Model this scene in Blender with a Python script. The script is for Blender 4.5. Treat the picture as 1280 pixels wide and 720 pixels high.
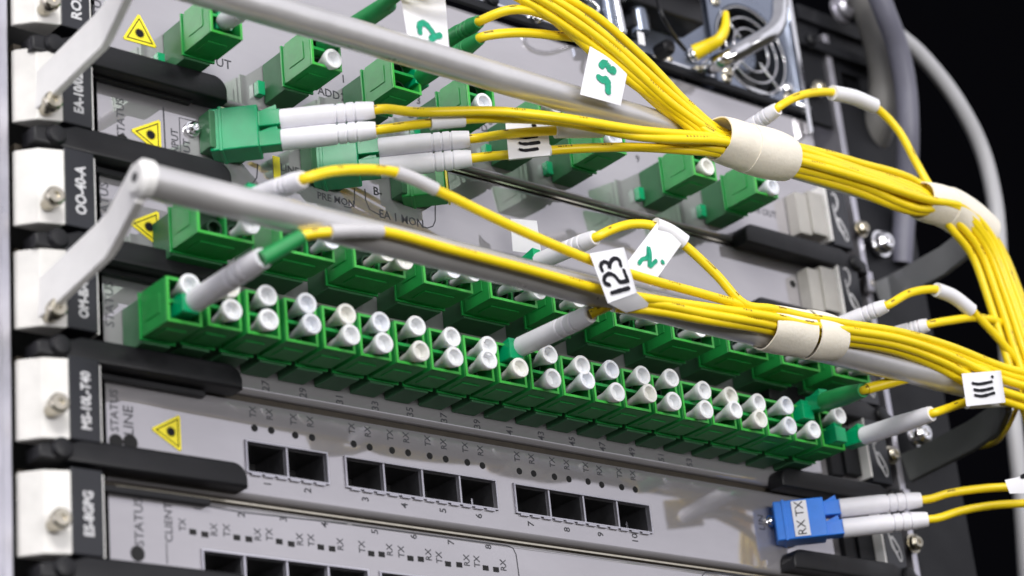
import bpy, bmesh, math, random
from mathutils import Vector, Matrix
random.seed(7)
for o in list(bpy.data.objects):
    bpy.data.objects.remove(o, do_unlink=True)
S = 0.001                       # authoring unit: millimetre
scene = bpy.context.scene
C = scene.collection

# ---------------------------------------------------------------- camera
F_PX = 2811.1745
R = ((0.76833508, 0.0958508, -0.63283001),
     (0.17743183, 0.91807524, 0.35447962),
     (0.61496272, -0.38464331, 0.68838244))
def w3(r): return Vector((r[0], r[2], -r[1]))
CX, CY, CZ = w3(R[0]), w3(R[1]), w3(R[2])
CAM = -CZ * 700.0               # mm
cd = bpy.data.cameras.new('camera'); cam = bpy.data.objects.new('camera', cd); C.objects.link(cam)
cd.sensor_width = 36.0; cd.lens = 36.0 * F_PX / 1280.0
cd.clip_start = 0.02; cd.clip_end = 20.0
m = Matrix((( CX.x, -CY.x, -CZ.x, CAM.x*S), (CX.y, -CY.y, -CZ.y, CAM.y*S), (CX.z, -CY.z, -CZ.z, CAM.z*S), (0, 0, 0, 1)))
cam.matrix_world = m
cd.dof.use_dof = True; cd.dof.focus_distance = 0.675; cd.dof.aperture_fstop = 11.0
scene.camera = cam

# ---------------------------------------------------------------- light
wd = bpy.data.worlds.new('World'); scene.world = wd; wd.use_nodes = True
bg = wd.node_tree.nodes['Background']; bg.inputs[1].default_value = 1.0
_nt = wd.node_tree; _tc = _nt.nodes.new('ShaderNodeTexCoord'); _sp = _nt.nodes.new('ShaderNodeSeparateXYZ'); _rp = _nt.nodes.new('ShaderNodeValToRGB'); _mr = _nt.nodes.new('ShaderNodeMapRange')
_mr.inputs[1].default_value = -1; _nt.links.new(_tc.outputs['Generated'], _sp.inputs[0]); _nt.links.new(_sp.outputs[2], _mr.inputs[0]); _nt.links.new(_mr.outputs[0], _rp.inputs[0]); _nt.links.new(_rp.outputs[0], bg.inputs[0])
_rp.color_ramp.elements[0].position = .38; _rp.color_ramp.elements[0].color = (.05, .046, .036, 1)      # dim floor of the machine room
_rp.color_ramp.elements[1].position = .62; _rp.color_ramp.elements[1].color = (.47, .465, .51, 1)     # pale walls and ceiling
def area(name, loc, target, sx, sy, power, col):
    l = bpy.data.lights.new(name, 'AREA'); l.shape = 'RECTANGLE'; l.size = sx; l.size_y = sy; l.energy = power; l.color = col
    o = bpy.data.objects.new(name, l); C.objects.link(o); o.location = loc
    o.rotation_euler = (Vector(target) - Vector(loc)).to_track_quat('-Z', 'Y').to_euler()
    return o
area('ceiling_panel_lamp', (-0.75, -1.05, 0.75), (0, 0, 0), 0.6, 0.4, 18.0, (1.0, 0.98, 0.95))
area('frontal_fill', (-0.25, -1.5, -0.06), (0, 0, 0), 1.0, 0.28, 13.5, (1.0, 0.98, 0.97))  # unseen frontal fill, added to light the plates below the adapters
area('plate_reflection_fill', (1.0, -1.25, 0.8), (0.0, 0, 0.0), 2.6, 1.8, 8.5, (0.93, 0.93, 1.0))  # unseen fill added to give the faceplates a soft grey reflection
area('left_aisle_lamp', (-1.1, -0.35, 0.15), (-0.1, 0, 0), 0.35, 0.9, 2.6, (0.9, 0.9, 1.0))
scene.view_settings.view_transform = 'Standard'; scene.view_settings.look = 'None'
scene.view_settings.exposure = -0.06; scene.view_settings.gamma = 1.0
scene.render.engine = 'CYCLES'
scene.render.resolution_x = 1024; scene.render.resolution_y = 576

# ---------------------------------------------------------------- helpers
def P(X, V, D=0.0):
    """card coordinates in mm: along the card, down, out of the faceplate"""
    return Vector((X, -D, -V))
def at(px, py, D=0.0):
    """point at depth D in front of the faceplates seen at a picture point"""
    d = CX*((px-640)/F_PX) + CY*((py-360)/F_PX) + CZ
    t = (-D - CAM.y) / d.y
    return CAM + d*t
def obj(name, me, mat=None, parent=None, loc=None):
    if isinstance(me, bmesh.types.BMesh):
        b = me; me = bpy.data.meshes.new(name); b.to_mesh(me); b.free()
    if mat is not None and not me.materials: me.materials.append(mat)
    o = bpy.data.objects.new(name, me); C.objects.link(o)
    if parent: o.parent = parent
    if loc is not None: o.location = loc
    return o
def thing(name, label, cat, loc=None, group=None):
    o = bpy.data.objects.new(name, None); C.objects.link(o); o.empty_display_size = .01
    o['label'] = label; o['category'] = cat
    if group: o['group'] = group
    if loc is not None: o.location = Vector(loc)*S
    return o
def tag(o, label, cat, group=None):
    o['label'] = label; o['category'] = cat
    if group: o['group'] = group
    return o
def bm_new(): return bmesh.new()
def flush(bm, smooth=False):
    bmesh.ops.recalc_face_normals(bm, faces=bm.faces)
    for f in bm.faces: f.smooth = smooth
    return bm
def scale_bm(bm):
    for v in bm.verts: v.co *= S
    return bm
def box(bm, x0, x1, v0, v1, d0, d1, M=None, bev=0.0):
    vs = []
    for X in (x0, x1):
        for V in (v0, v1):
            for D in (d0, d1):
                p = P(X, V, D)
                vs.append(bm.verts.new(M @ p if M else p))
    q = [(0,1,3,2),(4,6,7,5),(0,4,5,1),(2,3,7,6),(0,2,6,4),(1,5,7,3)]
    fs = [bm.faces.new([vs[i] for i in f]) for f in q]
    if bev:
        es = list({e for f in fs for e in f.edges})
        bmesh.ops.bevel(bm, geom=es, offset=bev, segments=2, profile=0.5, affect='EDGES')
    return vs
def mesh_box(name, *a, mat=None, parent=None, M=None, bev=0.0, loc=None):
    bm = bm_new(); box(bm, *a, M=M, bev=bev); flush(bm); scale_bm(bm)
    return obj(name, bm, mat, parent, loc)
def frame_axes(T):
    T = T.normalized(); a = Vector((0,0,1)) if abs(T.z) < .9 else Vector((1,0,0))
    u = a.cross(T).normalized(); v = T.cross(u).normalized()
    return u, v
def lathe(bm, prof, base, axis, n=20, close=True):
    """prof = [(along, radius)...]"""
    axis = axis.normalized(); u, v = frame_axes(axis); rings = []
    for a, r in prof:
        c = base + axis*a
        if r < 1e-6: rings.append([bm.verts.new(c)])
        else: rings.append([bm.verts.new(c + (u*math.cos(2*math.pi*k/n)+v*math.sin(2*math.pi*k/n))*r) for k in range(n)])
    for A, B in zip(rings, rings[1:]):
        for k in range(n):
            k2 = (k+1) % n
            if len(A) == 1 and len(B) == 1: continue
            if len(A) == 1: bm.faces.new((A[0], B[k], B[k2]))
            elif len(B) == 1: bm.faces.new((A[k], A[k2], B[0]))
            else: bm.faces.new((A[k], A[k2], B[k2], B[k]))
    return bm
def mesh_lathe(name, prof, base, axis, mat, parent=None, n=20, smooth=True):
    bm = bm_new(); lathe(bm, prof, base, axis, n); flush(bm, smooth); scale_bm(bm)
    o = obj(name, bm, mat, parent); auto(o); return o
def auto(o, ang=0.6):
    me = o.data
    if me.get('done'): return
    me['done'] = 1
    bm = bmesh.new(); bm.from_mesh(me)
    for f in bm.faces: f.smooth = True
    for e in bm.edges:
        if len(e.link_faces) == 2 and e.calc_face_angle(0) > ang: e.smooth = False
        elif len(e.link_faces) != 2: e.smooth = False
    bm.to_mesh(me); bm.free()
def spline(pts, sub=8):
    pts = [Vector(p) for p in pts]
    if len(pts) < 3: 
        return [pts[0].lerp(pts[-1], k/4) for k in range(5)]
    ext = [pts[0]*2-pts[1]] + pts + [pts[-1]*2-pts[-2]]
    out = []
    for i in range(1, len(ext)-2):
        p0, p1, p2, p3 = ext[i-1:i+3]
        # centripetal
        t0 = 0; t1 = t0+max((p1-p0).length, 1e-4)**.5; t2 = t1+max((p2-p1).length, 1e-4)**.5; t3 = t2+max((p3-p2).length, 1e-4)**.5
        for k in range(sub):
            t = t1+(t2-t1)*k/sub
            A1 = p0*((t1-t)/(t1-t0))+p1*((t-t0)/(t1-t0)); A2 = p1*((t2-t)/(t2-t1))+p2*((t-t1)/(t2-t1)); A3 = p2*((t3-t)/(t3-t2))+p3*((t-t2)/(t3-t2))
            B1 = A1*((t2-t)/(t2-t0))+A2*((t-t0)/(t2-t0)); B2 = A2*((t3-t)/(t3-t1))+A3*((t-t1)/(t3-t1))
            out.append(B1*((t2-t)/(t2-t1))+B2*((t-t1)/(t2-t1)))
    out.append(pts[-1])
    return out
def sweep(bm, path, rad, n=12, cap=True):
    """rad: number or function of 0..1"""
    N = len(path); rings = []; u = None
    L = [0.0]
    for a, b in zip(path, path[1:]): L.append(L[-1]+(b-a).length)
    for i, p in enumerate(path):
        T = (path[min(i+1, N-1)]-path[max(i-1, 0)]).normalized()
        if u is None: u, v = frame_axes(T)
        else:
            u = (u - T*u.dot(T)).normalized(); v = T.cross(u).normalized()
        r = rad(L[i]/L[-1]) if callable(rad) else rad
        rings.append([bm.verts.new(p+(u*math.cos(2*math.pi*k/n)+v*math.sin(2*math.pi*k/n))*r) for k in range(n)])
    for A, B in zip(rings, rings[1:]):
        for k in range(n): bm.faces.new((A[k], A[(k+1)%n], B[(k+1)%n], B[k]))
    if cap:
        bm.faces.new(rings[0][::-1]); bm.faces.new(rings[-1])
    return rings
def mesh_tube(name, pts, rad, mat, parent=None, sub=8, n=12, smooth_path=True):
    bm = bm_new(); path = spline(pts, sub) if smooth_path else [Vector(p) for p in pts]
    sweep(bm, path, rad, n); flush(bm, True); scale_bm(bm)
    o = obj(name, bm, mat, parent); auto(o, .9); return o
_txt = {}
def text(s, X, V, D, size, rot, mat, parent, name='printed_word', sx=1.0, anchor='CENTER', bold=0.02):
    key = (s, size, sx, anchor, bold)
    if key not in _txt:
        cu = bpy.data.curves.new('t', 'FONT'); cu.body = s; cu.size = size*S; cu.resolution_u = 2; cu.extrude = 0.00004
        cu.align_x = anchor; cu.align_y = 'CENTER'; cu.offset = bold*S
        t = bpy.data.objects.new('t', cu); C.objects.link(t)
        bpy.context.view_layer.update()
        me = bpy.data.meshes.new_from_object(t); bpy.data.objects.remove(t, do_unlink=True)
        for v in me.vertices: v.co.x *= sx
        me.name = name; me.materials.clear(); me.materials.append(mat); _txt[key] = me
    o = obj(name, _txt[key], None, parent)
    if rot == 90: M = Matrix(((0,-1,0,0),(0,0,-1,0),(1,0,0,0),(0,0,0,1)))
    else: M = Matrix(((1,0,0,0),(0,0,-1,0),(0,1,0,0),(0,0,0,1)))
    M = M.copy(); p = P(X, V, D+0.06)*S
    M.translation = p
    o.matrix_local = M
    return o
def line_strip(name, pts, width, D, mat, parent):
    """flat printed line on the faceplate, pts in (X,V)"""
    bm = bm_new(); n = len(pts); L = []; Rr = []
    for i in range(n):
        a = Vector(pts[max(i-1,0)]); b = Vector(pts[min(i+1,n-1)]); t = (b-a).normalized(); nn = Vector((-t.y, t.x))*width/2
        c = Vector(pts[i]); l = c+nn; r = c-nn
        L.append(bm.verts.new(P(l.x, l.y, D))); Rr.append(bm.verts.new(P(r.x, r.y, D)))
    for i in range(n-1): bm.faces.new((L[i], L[i+1], Rr[i+1], Rr[i]))
    flush(bm); scale_bm(bm)
    return obj(name, bm, mat, parent)

# ---------------------------------------------------------------- materials
def mat(name, col, rough=.5, metal=0.0, spec=.5, noise=0.0, nscale=60, bump=0.0, bscale=200, trans=0.0, sss=0.0, coat=0.0, rvar=0.0, stretch=None):
    m = bpy.data.materials.new(name); m.use_nodes = True; nt = m.node_tree; b = nt.nodes['Principled BSDF']
    b.inputs['Base Color'].default_value = (*col, 1); b.inputs['Roughness'].default_value = rough; b.inputs['Metallic'].default_value = metal
    b.inputs['Specular IOR Level'].default_value = spec
    if coat: b.inputs['Coat Weight'].default_value = coat; b.inputs['Coat Roughness'].default_value = .15
    if trans: b.inputs['Transmission Weight'].default_value = trans
    if sss:
        b.inputs['Subsurface Weight'].default_value = sss; b.inputs['Subsurface Radius'].default_value = (1, .8, .6); b.inputs['Subsurface Scale'].default_value = .002
    tc = nt.nodes.new('ShaderNodeTexCoord'); mp = nt.nodes.new('ShaderNodeMapping'); nt.links.new(tc.outputs['Object'], mp.inputs[0])
    if stretch: mp.inputs['Scale'].default_value = stretch
    if noise or rvar:
        n = nt.nodes.new('ShaderNodeTexNoise'); n.inputs['Scale'].default_value = nscale; n.inputs['Detail'].default_value = 6; n.inputs['Roughness'].default_value = .65
        nt.links.new(mp.outputs[0], n.inputs['Vector'])
    if noise:
        r = nt.nodes.new('ShaderNodeMapRange'); r.inputs[1].default_value = .3; r.inputs[2].default_value = .7; r.inputs[3].default_value = 1-noise; r.inputs[4].default_value = 1+noise*.6
        nt.links.new(n.outputs[0], r.inputs[0])
        mx = nt.nodes.new('ShaderNodeVectorMath'); mx.operation = 'SCALE'; mx.inputs[0].default_value = col
        nt.links.new(r.outputs[0], mx.inputs['Scale']); nt.links.new(mx.outputs[0], b.inputs['Base Color'])
    if rvar:
        r2 = nt.nodes.new('ShaderNodeMapRange'); r2.inputs[1].default_value = .3; r2.inputs[2].default_value = .7; r2.inputs[3].default_value = max(rough-rvar, .03); r2.inputs[4].default_value = rough+rvar
        nt.links.new(n.outputs[0], r2.inputs[0]); nt.links.new(r2.outputs[0], b.inputs['Roughness'])
    if bump:
        nb = nt.nodes.new('ShaderNodeTexNoise'); nb.inputs['Scale'].default_value = bscale; nb.inputs['Detail'].default_value = 4
        nt.links.new(mp.outputs[0], nb.inputs['Vector'])
        bp = nt.nodes.new('ShaderNodeBump'); bp.inputs['Strength'].default_value = bump; bp.inputs['Distance'].default_value = .0002
        nt.links.new(nb.outputs[0], bp.inputs['Height']); nt.links.new(bp.outputs[0], b.inputs['Normal'])
    return m
M_plate = mat('satin_aluminium', (.45, .435, .46), .03, .56, noise=.13, nscale=8, rvar=.02, stretch=(1, 1, 3))
M_gask = mat('tan_gasket', (.045, .036, .026), .6, .2, noise=.2, nscale=300)
M_white = mat('white_metal_paint', (.80, .79, .78), .42, 0, noise=.06, nscale=80, bump=.08, bscale=700)
M_cream2 = mat('cream_painted_block', (.66, .645, .62), .42, 0, noise=.12, nscale=70, bump=.1, bscale=500)
M_cream = mat('cream_plate', (.40, .385, .36), .4, .1, noise=.12, nscale=60)
M_rim = mat('lit_green_rim', (.05, .42, .06), .3, noise=.1, nscale=200)  # lighter green has the light in the rim plastic painted in
M_capy = mat('yellowed_cap_plastic', (.78, .775, .74), .42, 0, noise=.06, nscale=300, sss=.15)
M_capb = mat('cool_cap_plastic', (.76, .78, .83), .36, 0, noise=.05, nscale=300, sss=.15)
M_liner = mat('port_shield_steel', (.12, .12, .13), .35, .7, noise=.3, nscale=200)
M_beige = mat('dull_beige_plate', (.15, .145, .135), .5, .2, noise=.15)
M_armg = mat('grey_strap_steel', (.20, .205, .215), .45, .2, noise=.1)
M_armd = mat('dark_strap_steel', (.075, .08, .08), .45, .2, noise=.1)
M_bar = mat('grey_plastic_tube', (.62, .61, .62), .34, .55, noise=.10, nscale=30, bump=.12, bscale=420, rvar=.1)
M_black = mat('black_plastic', (.008, .008, .010), .45, 0, spec=.35, noise=.3, nscale=90, bump=.25, bscale=1200, rvar=.1)
M_label = mat('black_label_film', (.014, .015, .02), .33, 0, noise=.2, nscale=60)
M_dark = mat('dark_void', (.006, .006, .007), .8)
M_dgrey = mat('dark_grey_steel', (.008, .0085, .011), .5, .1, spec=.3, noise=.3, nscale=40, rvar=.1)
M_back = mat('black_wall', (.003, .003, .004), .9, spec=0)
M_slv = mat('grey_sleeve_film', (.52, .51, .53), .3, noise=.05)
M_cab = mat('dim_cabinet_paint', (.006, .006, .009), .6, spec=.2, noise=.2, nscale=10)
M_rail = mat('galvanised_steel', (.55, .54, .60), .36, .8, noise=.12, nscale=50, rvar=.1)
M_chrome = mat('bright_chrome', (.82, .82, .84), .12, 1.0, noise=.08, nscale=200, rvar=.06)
M_steelb = mat('bluish_zinc', (.24, .27, .34), .3, .8, noise=.15, nscale=50, rvar=.1)
M_green = mat('green_adapter_plastic', (.015, .28, .055), .38, 0, spec=.35, noise=.22, nscale=110, bump=.1, bscale=800)
M_green2 = mat('pale_green_shell', (.035, .14, .06), .5, 0, spec=.4, noise=.12, nscale=150, bump=.1, bscale=800)
M_teal = mat('teal_connector', (.0, .31, .12), .28, 0, noise=.1, nscale=200)
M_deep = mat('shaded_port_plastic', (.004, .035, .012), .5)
M_gboot = mat('green_rubber_boot', (.01, .24, .06), .5, 0, noise=.15, nscale=150)
M_blue = mat('blue_connector', (.02, .19, .72), .3, 0, noise=.1, nscale=150, coat=.2)
M_cap = mat('white_cap_plastic', (.80, .81, .83), .38, 0, noise=.03, nscale=300, sss=.15)
M_boot = mat('white_rubber_boot', (.76, .75, .80), .45, 0, noise=.05, nscale=150, sss=.1)
M_yel = mat('yellow_cable_jacket', (.86, .64, .008), .36, 0, noise=.07, nscale=120, bump=.15, bscale=600, rvar=.06)
M_tag = mat('white_tag_paper', (.74, .74, .78), .55, 0, noise=.03, nscale=80)
M_tie = mat('cream_fabric_strap', (.84, .77, .65), .7, 0, noise=.06, nscale=160, bump=.5, bscale=1100, sss=.2)
M_ink = mat('black_ink', (.006, .006, .010), .6, spec=.2)
M_gink = mat('green_marker_ink', (.0, .30, .17), .5, noise=.3, nscale=900)
M_jink = mat('faded_brown_print', (.22, .13, .01), .5)
M_print = mat('grey_print', (.05, .05, .06), .5)
M_wprint = mat('white_print', (.55, .55, .57), .5)
M_sign = mat('yellow_sticker', (.82, .70, .02), .4, noise=.04)
M_gcab = mat('grey_thick_cable', (.16, .155, .15), .45, noise=.12, nscale=30, bump=.2, bscale=150)
M_bcab = mat('slate_cable', (.13, .13, .17), .45, noise=.12, nscale=30)
M_lcab = mat('light_grey_cable', (.42, .42, .44), .4, noise=.1, nscale=30, bump=.2, bscale=200)
M_brass = mat('nickel_brass', (.55, .51, .42), .25, 1.0, noise=.15, nscale=300)

# ---------------------------------------------------------------- setting
bd = mesh_box('dark_backdrop', -900, 1500, -900, 900, -640, -620, mat=M_back); bd['kind'] = 'structure'

shelf = thing('equipment_shelf', 'dark shelf chassis behind all the grey circuit cards', 'shelf', P(0, 0, 0))
def sb(name, *a, mat=None, parent=shelf, **k): return mesh_box(name, *a, mat=mat, parent=parent, **k)
sb('back_panel', -178, 172, -96, 150, -24, -20, mat=M_dark)
for v in (-39.6, -9.2, 21.6, 52.0, 82.6):
    sb('gasket_strip', -170, 168, v-.9, v+.9, -19, -2.2, mat=M_gask)

rail = thing('rack_rail', 'pale steel upright rail running down the left edge', 'rack rail', P(0, 0, 0))
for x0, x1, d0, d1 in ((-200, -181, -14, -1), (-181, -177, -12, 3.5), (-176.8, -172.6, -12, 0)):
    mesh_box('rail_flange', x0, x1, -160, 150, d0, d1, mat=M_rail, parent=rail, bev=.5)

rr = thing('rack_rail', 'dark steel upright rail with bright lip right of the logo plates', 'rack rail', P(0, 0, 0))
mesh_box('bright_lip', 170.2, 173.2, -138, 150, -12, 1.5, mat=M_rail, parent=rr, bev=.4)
# dark rail web with oval slots
def plate_bm(bm, x0, x1, v0, v1, holes, D=0.0, depth=6.0):
    xs = sorted({x0, x1, *[h[0] for h in holes], *[h[1] for h in holes]}); vs = sorted({v0, v1, *[h[2] for h in holes], *[h[3] for h in holes]})
    vd = {}
    def vt(x, v, d):
        k = (round(x,4), round(v,4), round(d,4))
        if k not in vd: vd[k] = bm.verts.new(P(x, v, d))
        return vd[k]
    for a, b in zip(xs, xs[1:]):
        for c, d in zip(vs, vs[1:]):
            mx, mv = (a+b)/2, (c+d)/2
            if any(h[0] < mx < h[1] and h[2] < mv < h[3] for h in holes): continue
            bm.faces.new((vt(a,c,D), vt(a,d,D), vt(b,d,D), vt(b,c,D)))
    for h in holes:
        q = [(h[0],h[2]),(h[1],h[2]),(h[1],h[3]),(h[0],h[3])]
        for i in range(4):
            (ax, av), (bx_, bv) = q[i], q[(i+1)%4]
            bm.faces.new((vt(ax,av,D), vt(bx_,bv,D), vt(bx_,bv,D-depth), vt(ax,av,D-depth)))
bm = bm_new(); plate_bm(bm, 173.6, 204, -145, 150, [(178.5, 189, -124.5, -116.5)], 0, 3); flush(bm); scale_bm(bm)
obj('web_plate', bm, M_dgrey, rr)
mesh_box('slot_backing', 177, 191, -127, -114, -9, -8, mat=M_dark, parent=rr)
mesh_box('return_flange', 204, 206, -145, 150, -40, 0, mat=M_dgrey, parent=rr)
mesh_box('cross_brace', 157, 203.5, -147, -141, 0, 2, mat=M_dgrey, parent=rr)
def bolt(p, r, h, m_, parent, axis=Vector((0,-1,0)), name='bolt'):
    bm = bm_new()
    lathe(bm, [(0, 0), (0, r*1.25), (h*.25, r*1.25), (h*.28, r), (h*.75, r*.97), (h, r*.62), (h*.99, r*.4), (h*.8, r*.34), (h*.8, 0)], p, axis, 18)
    flush(bm); scale_bm(bm); o = obj(name, bm, m_, parent); auto(o, .5); return o
for px, py, D, r, m_ in ((1099, 306, 2, 4.2, M_chrome), (1075, 287, 3, 2.6, M_brass), (1086, 356, 2, 1.8, M_brass), (1146, 545, 4, 4.0, M_chrome),
                         (1112, 570, 3, 2.7, M_brass), (1140, 680, 3, 2.8, M_brass), (1078, 466, 2, 2.0, M_brass), (1010, 52, 2, 2.6, M_dgrey), (1022, 112, 2, 2.6, M_brass), (1050, 14, 6, 4.5, M_rail)):
    bolt(at(px, py, D), r, r*1.2, m_, rr)
mesh_box('spacer_tab', 168.6, 172, -38, -30, 1.6, 4, mat=M_rail, parent=rr, bev=.3)
mesh_box('spacer_tab', 168.6, 172, 45, 52, 1.6, 4, mat=M_rail, parent=rr, bev=.3)

# ---------------------------------------------------------------- cards
X0, X1 = -145.6, 156.0
def plate(name, v0, v1, holes, parent, x0=X0, x1=X1, m_=M_plate):
    bm = bm_new(); r = 1.7
    plate_bm(bm, x0, x1, v0+r, v1-r, holes, 0, 9)
    # rolled top and bottom edges
    for s, vb in ((-1, v0+r), (1, v1-r)):
        prev = None
        prof = [(vb + s*r*math.sin(a), -r+r*math.cos(a)) for a in [math.pi/2*k/6 for k in range(7)]] + [(vb+s*r, -18)]
        for V, D in prof:
            cur = (bm.verts.new(P(x0, V, D)), bm.verts.new(P(x1, V, D)))
            if prev: bm.faces.new((prev[0], prev[1], cur[1], cur[0]))
            prev = cur
    bmesh.ops.remove_doubles(bm, verts=bm.verts, dist=1e-3)
    flush(bm)
    # outward normals: make sure the big faces look out of the card
    for f in bm.faces:
        if abs(f.normal.y) > .99 and f.normal.y > 0 and abs(f.calc_center_median().y) < .01: f.normal_flip()
    scale_bm(bm); o = obj(name, bm, m_, parent); auto(o, .5); return o

LABELS = [
 ('ROADM', 'double-width grey card with OUT and ADD prints at the top'),
 ('EA-10/02X', 'grey card with the paired green plugs and the EA 1 MON print'),
 ('OO-40-A', 'grey card with one row of wide green adapters behind the lower tube'),
 ('OM-BAY-A', 'grey card with the long double row of capped green adapters'),
 ('MS-10L-T40', 'grey card with ten numbered dark ports and the blue plug'),
 ('ES-8GPG', 'lowest grey card with TX and RX prints and ports cut by the frame')]
BOUNDS = [(-97.6, -38.2), (-36.2, -9.2), (-7.2, 20.4), (22.4, 51.0), (53.0, 81.6), (83.6, 112.6)]
cards = []
LEV = {-38.2: (-42.7, -35.0), -9.2: (-15.2, -7.4), 20.4: (16.0, 23.0), 51.0: (46.2, 53.0), 81.6: (74.2, 81.0), 112.6: (105, 112)}
def ejector(card, v1, side):
    """black lever lying along the lower edge of a card"""
    out = []
    if side < 0: xs, xe = -169.0, -106.6
    else: xs, xe = 166.5, 104.0
    s = 1 if xe > xs else -1
    prof = []
    n = 8; top, bot = LEV[v1]
    pts = [(xs, bot), (xs, top+3.4), (xs+s*2, top+2.4), (xs+s*8, top+2.0), (xs+s*13, top)]
    for k in range(n+1):
        a = math.pi/2*k/n
        pts.append((xe - s*4.5 + s*4.5*math.sin(a), top + 4.5 - 4.5*math.cos(a)))
    pts.append((xe, bot))
    bm = bm_new(); d0, d1 = .3, 6.6
    A = [bm.verts.new(P(x, v, d0)) for x, v in pts]; B = [bm.verts.new(P(x, v, d1)) for x, v in pts]
    bm.faces.new(A); bm.faces.new(B[::-1])
    for i in range(len(pts)): bm.faces.new((A[i], A[(i+1)%len(pts)], B[(i+1)%len(pts)], B[i]))
    bmesh.ops.recalc_face_normals(bm, faces=bm.faces)
    top_e = [e for e in bm.edges if all(abs(v.co.y + d1) < 1e-4 for v in e.verts)]
    bmesh.ops.bevel(bm, geom=top_e, offset=.9, segments=3, profile=.5, affect='EDGES')
    flush(bm, True); scale_bm(bm); o = obj('ejector_lever', bm, M_black, card); auto(o, .7)
    # pivot
    px = xs + s*6.5
    pv = mesh_lathe('pivot_pin', [(0, 0), (0, 3.0), (2.0, 3.0), (2.8, 2.4), (3.1, 1.2), (3.1, 0)], P(px, bot-3.0, 5.2), Vector((0,-1,0)), M_black, o)
    return o
block_cache = {}
for i, (v0, v1) in enumerate(BOUNDS):
    c = thing('circuit_card', LABELS[i][1], 'circuit card', P(0, 0, 0), 'circuit cards stacked in the shelf'); cards.append(c)
holes5 = [(-103, -75.5, 64.8, 74.4), (-69.9, -14.6, 64.8, 74.4), (-8, 47.6, 64.8, 74.4)]
holes6 = [(-118.5, -64.2, 97.4, 110), (-60.5, -4.5, 97.4, 110)]
for i, (v0, v1) in enumerate(BOUNDS):
    c = cards[i]
    plate('faceplate', v0, v1, {4: holes5, 5: holes6}.get(i, []), c)
    b0 = [-67.0, -37.4, -7.0, 22.2, 52.6, 82.8][i]; 
    # slanted white guide block
    bm = bm_new(); prof = [(-171.9, 0), (-171.7, 1.2), (-167.2, 5.6), (-166.8, 5.7), (-160.6, 7.6), (-160.6, 0)]
    tv, bv = b0+.9, b0+22.8
    A = [bm.verts.new(P(x, tv, d)) for x, d in prof]; B = [bm.verts.new(P(x, bv, d)) for x, d in prof]
    bm.faces.new(A); bm.faces.new(B[::-1])
    for k in range(len(prof)): bm.faces.new((A[k], A[(k+1)%len(prof)], B[(k+1)%len(prof)], B[k]))
    bmesh.ops.recalc_face_normals(bm, faces=bm.faces)
    bmesh.ops.bevel(bm, geom=list(bm.edges), offset=.25, segments=1, affect='EDGES'); flush(bm); scale_bm(bm)
    g = obj('guide_block', bm, M_cream2, c)
    # captive screw of the block
    q = P(-165.0, b0+[19.0, 20.0, 17.6, 20.2, 15.6, 15.6][i], 5.4)
    bm = bm_new(); lathe(bm, [(0, 0), (0, 1.9), (4.0, 1.9), (4.0, 2.5), (4.6, 2.7), (6.6, 2.7), (7.2, 2.2), (7.2, .9), (6.5, .8), (6.5, 0)], q, Vector((-.12,-1,.05)), 16); flush(bm); scale_bm(bm)
    o = obj('captive_screw', bm, M_brass, c); auto(o, .5)
    # name plate
    n0 = b0-.4 if i else v0
    pl = mesh_box('name_plate', -160.4, -151.2, n0, b0+22.5, 0.2, 7.0, mat=M_label, parent=c, bev=.35)
    mesh_box('plate_edge', -151.1, -150.2, n0+.6, b0+22.2, 0.2, 5.6, mat=M_white, parent=c)
    text(LABELS[i][0], -155.4, b0+11.5, 7.0, {0: 4.4, 1: 4.0, 2: 4.4}.get(i, 3.9), 90, M_wprint, pl, 'printed_code', sx=.82 if i else 1.0, bold=.12)
    # ejector levers, left and right
    ejector(c, v1, -1)
    ejector(c, v1, 1)
    if i: mesh_box('shadow_strip', -149.8, -116.0, v0+.4, v0+2.2, .15, 2.2, mat=M_black, parent=c, bev=.3)  # added black bar, painted shadow band below the lever above
    if i in (1, 2, 5): mesh_box('lit_edge_strip', -143, 150, v0-.95, v0-.4, -3, -.5, mat=M_brass, parent=c)  # added bright strip standing in for light caught on the rolled edge
    # right-hand block and logo plate
    tv, bv = b0+4.0, b0+21.6
    eb = M_cream if i < 2 else M_dgrey
    mesh_box('end_block', 134.5, 140.6, tv+1.5, bv, .2, 5.4 if i < 2 else 2.5, mat=eb, parent=c, bev=.3)
    mesh_box('end_block', 140.75, 148.6, tv, bv-.8, .2, 6.2 if i < 2 else 3.5, mat=eb, parent=c, bev=.3)
    mesh_box('plate_edge', 149.6, 150.4, b0-.2, b0+21.8, .2, 6.4, mat=M_white, parent=c)
    lp = mesh_box('logo_plate', 150.6, 160.6, b0-.2, b0+23.4, .2, 6.4, mat=M_label, parent=c, bev=.3)
    # cursive emblem: a long loop crossed by a smaller one
    cv = b0+12.0; pts = []
    loop = [(-2.2,-9.0),(-.9,-9.6),(.4,-7.5),(-.3,-4),(-1.7,-2.6),(-2.2,-5.2),(-1.9,-1),(-.9,2.8),(.9,6.4),(2.3,8.6),(3.1,7.6),(2.8,4.8),(1.3,2.2),(-.3,.4),(-1.2,1.4),(-.7,4.3),(.6,5.7),(1.9,4.9)]
    bm = bm_new(); path = spline([P(155.4+x*1.02, cv+v, 6.44) for x, v in loop], 5)
    sweep(bm, path, lambda t: .42+.16*math.sin(t*17), 6); flush(bm, True)
    for v in bm.verts: v.co.y = -6.42 + (v.co.y+6.44)*.12
    scale_bm(bm); obj('emblem', bm, M_wprint, lp)

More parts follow.
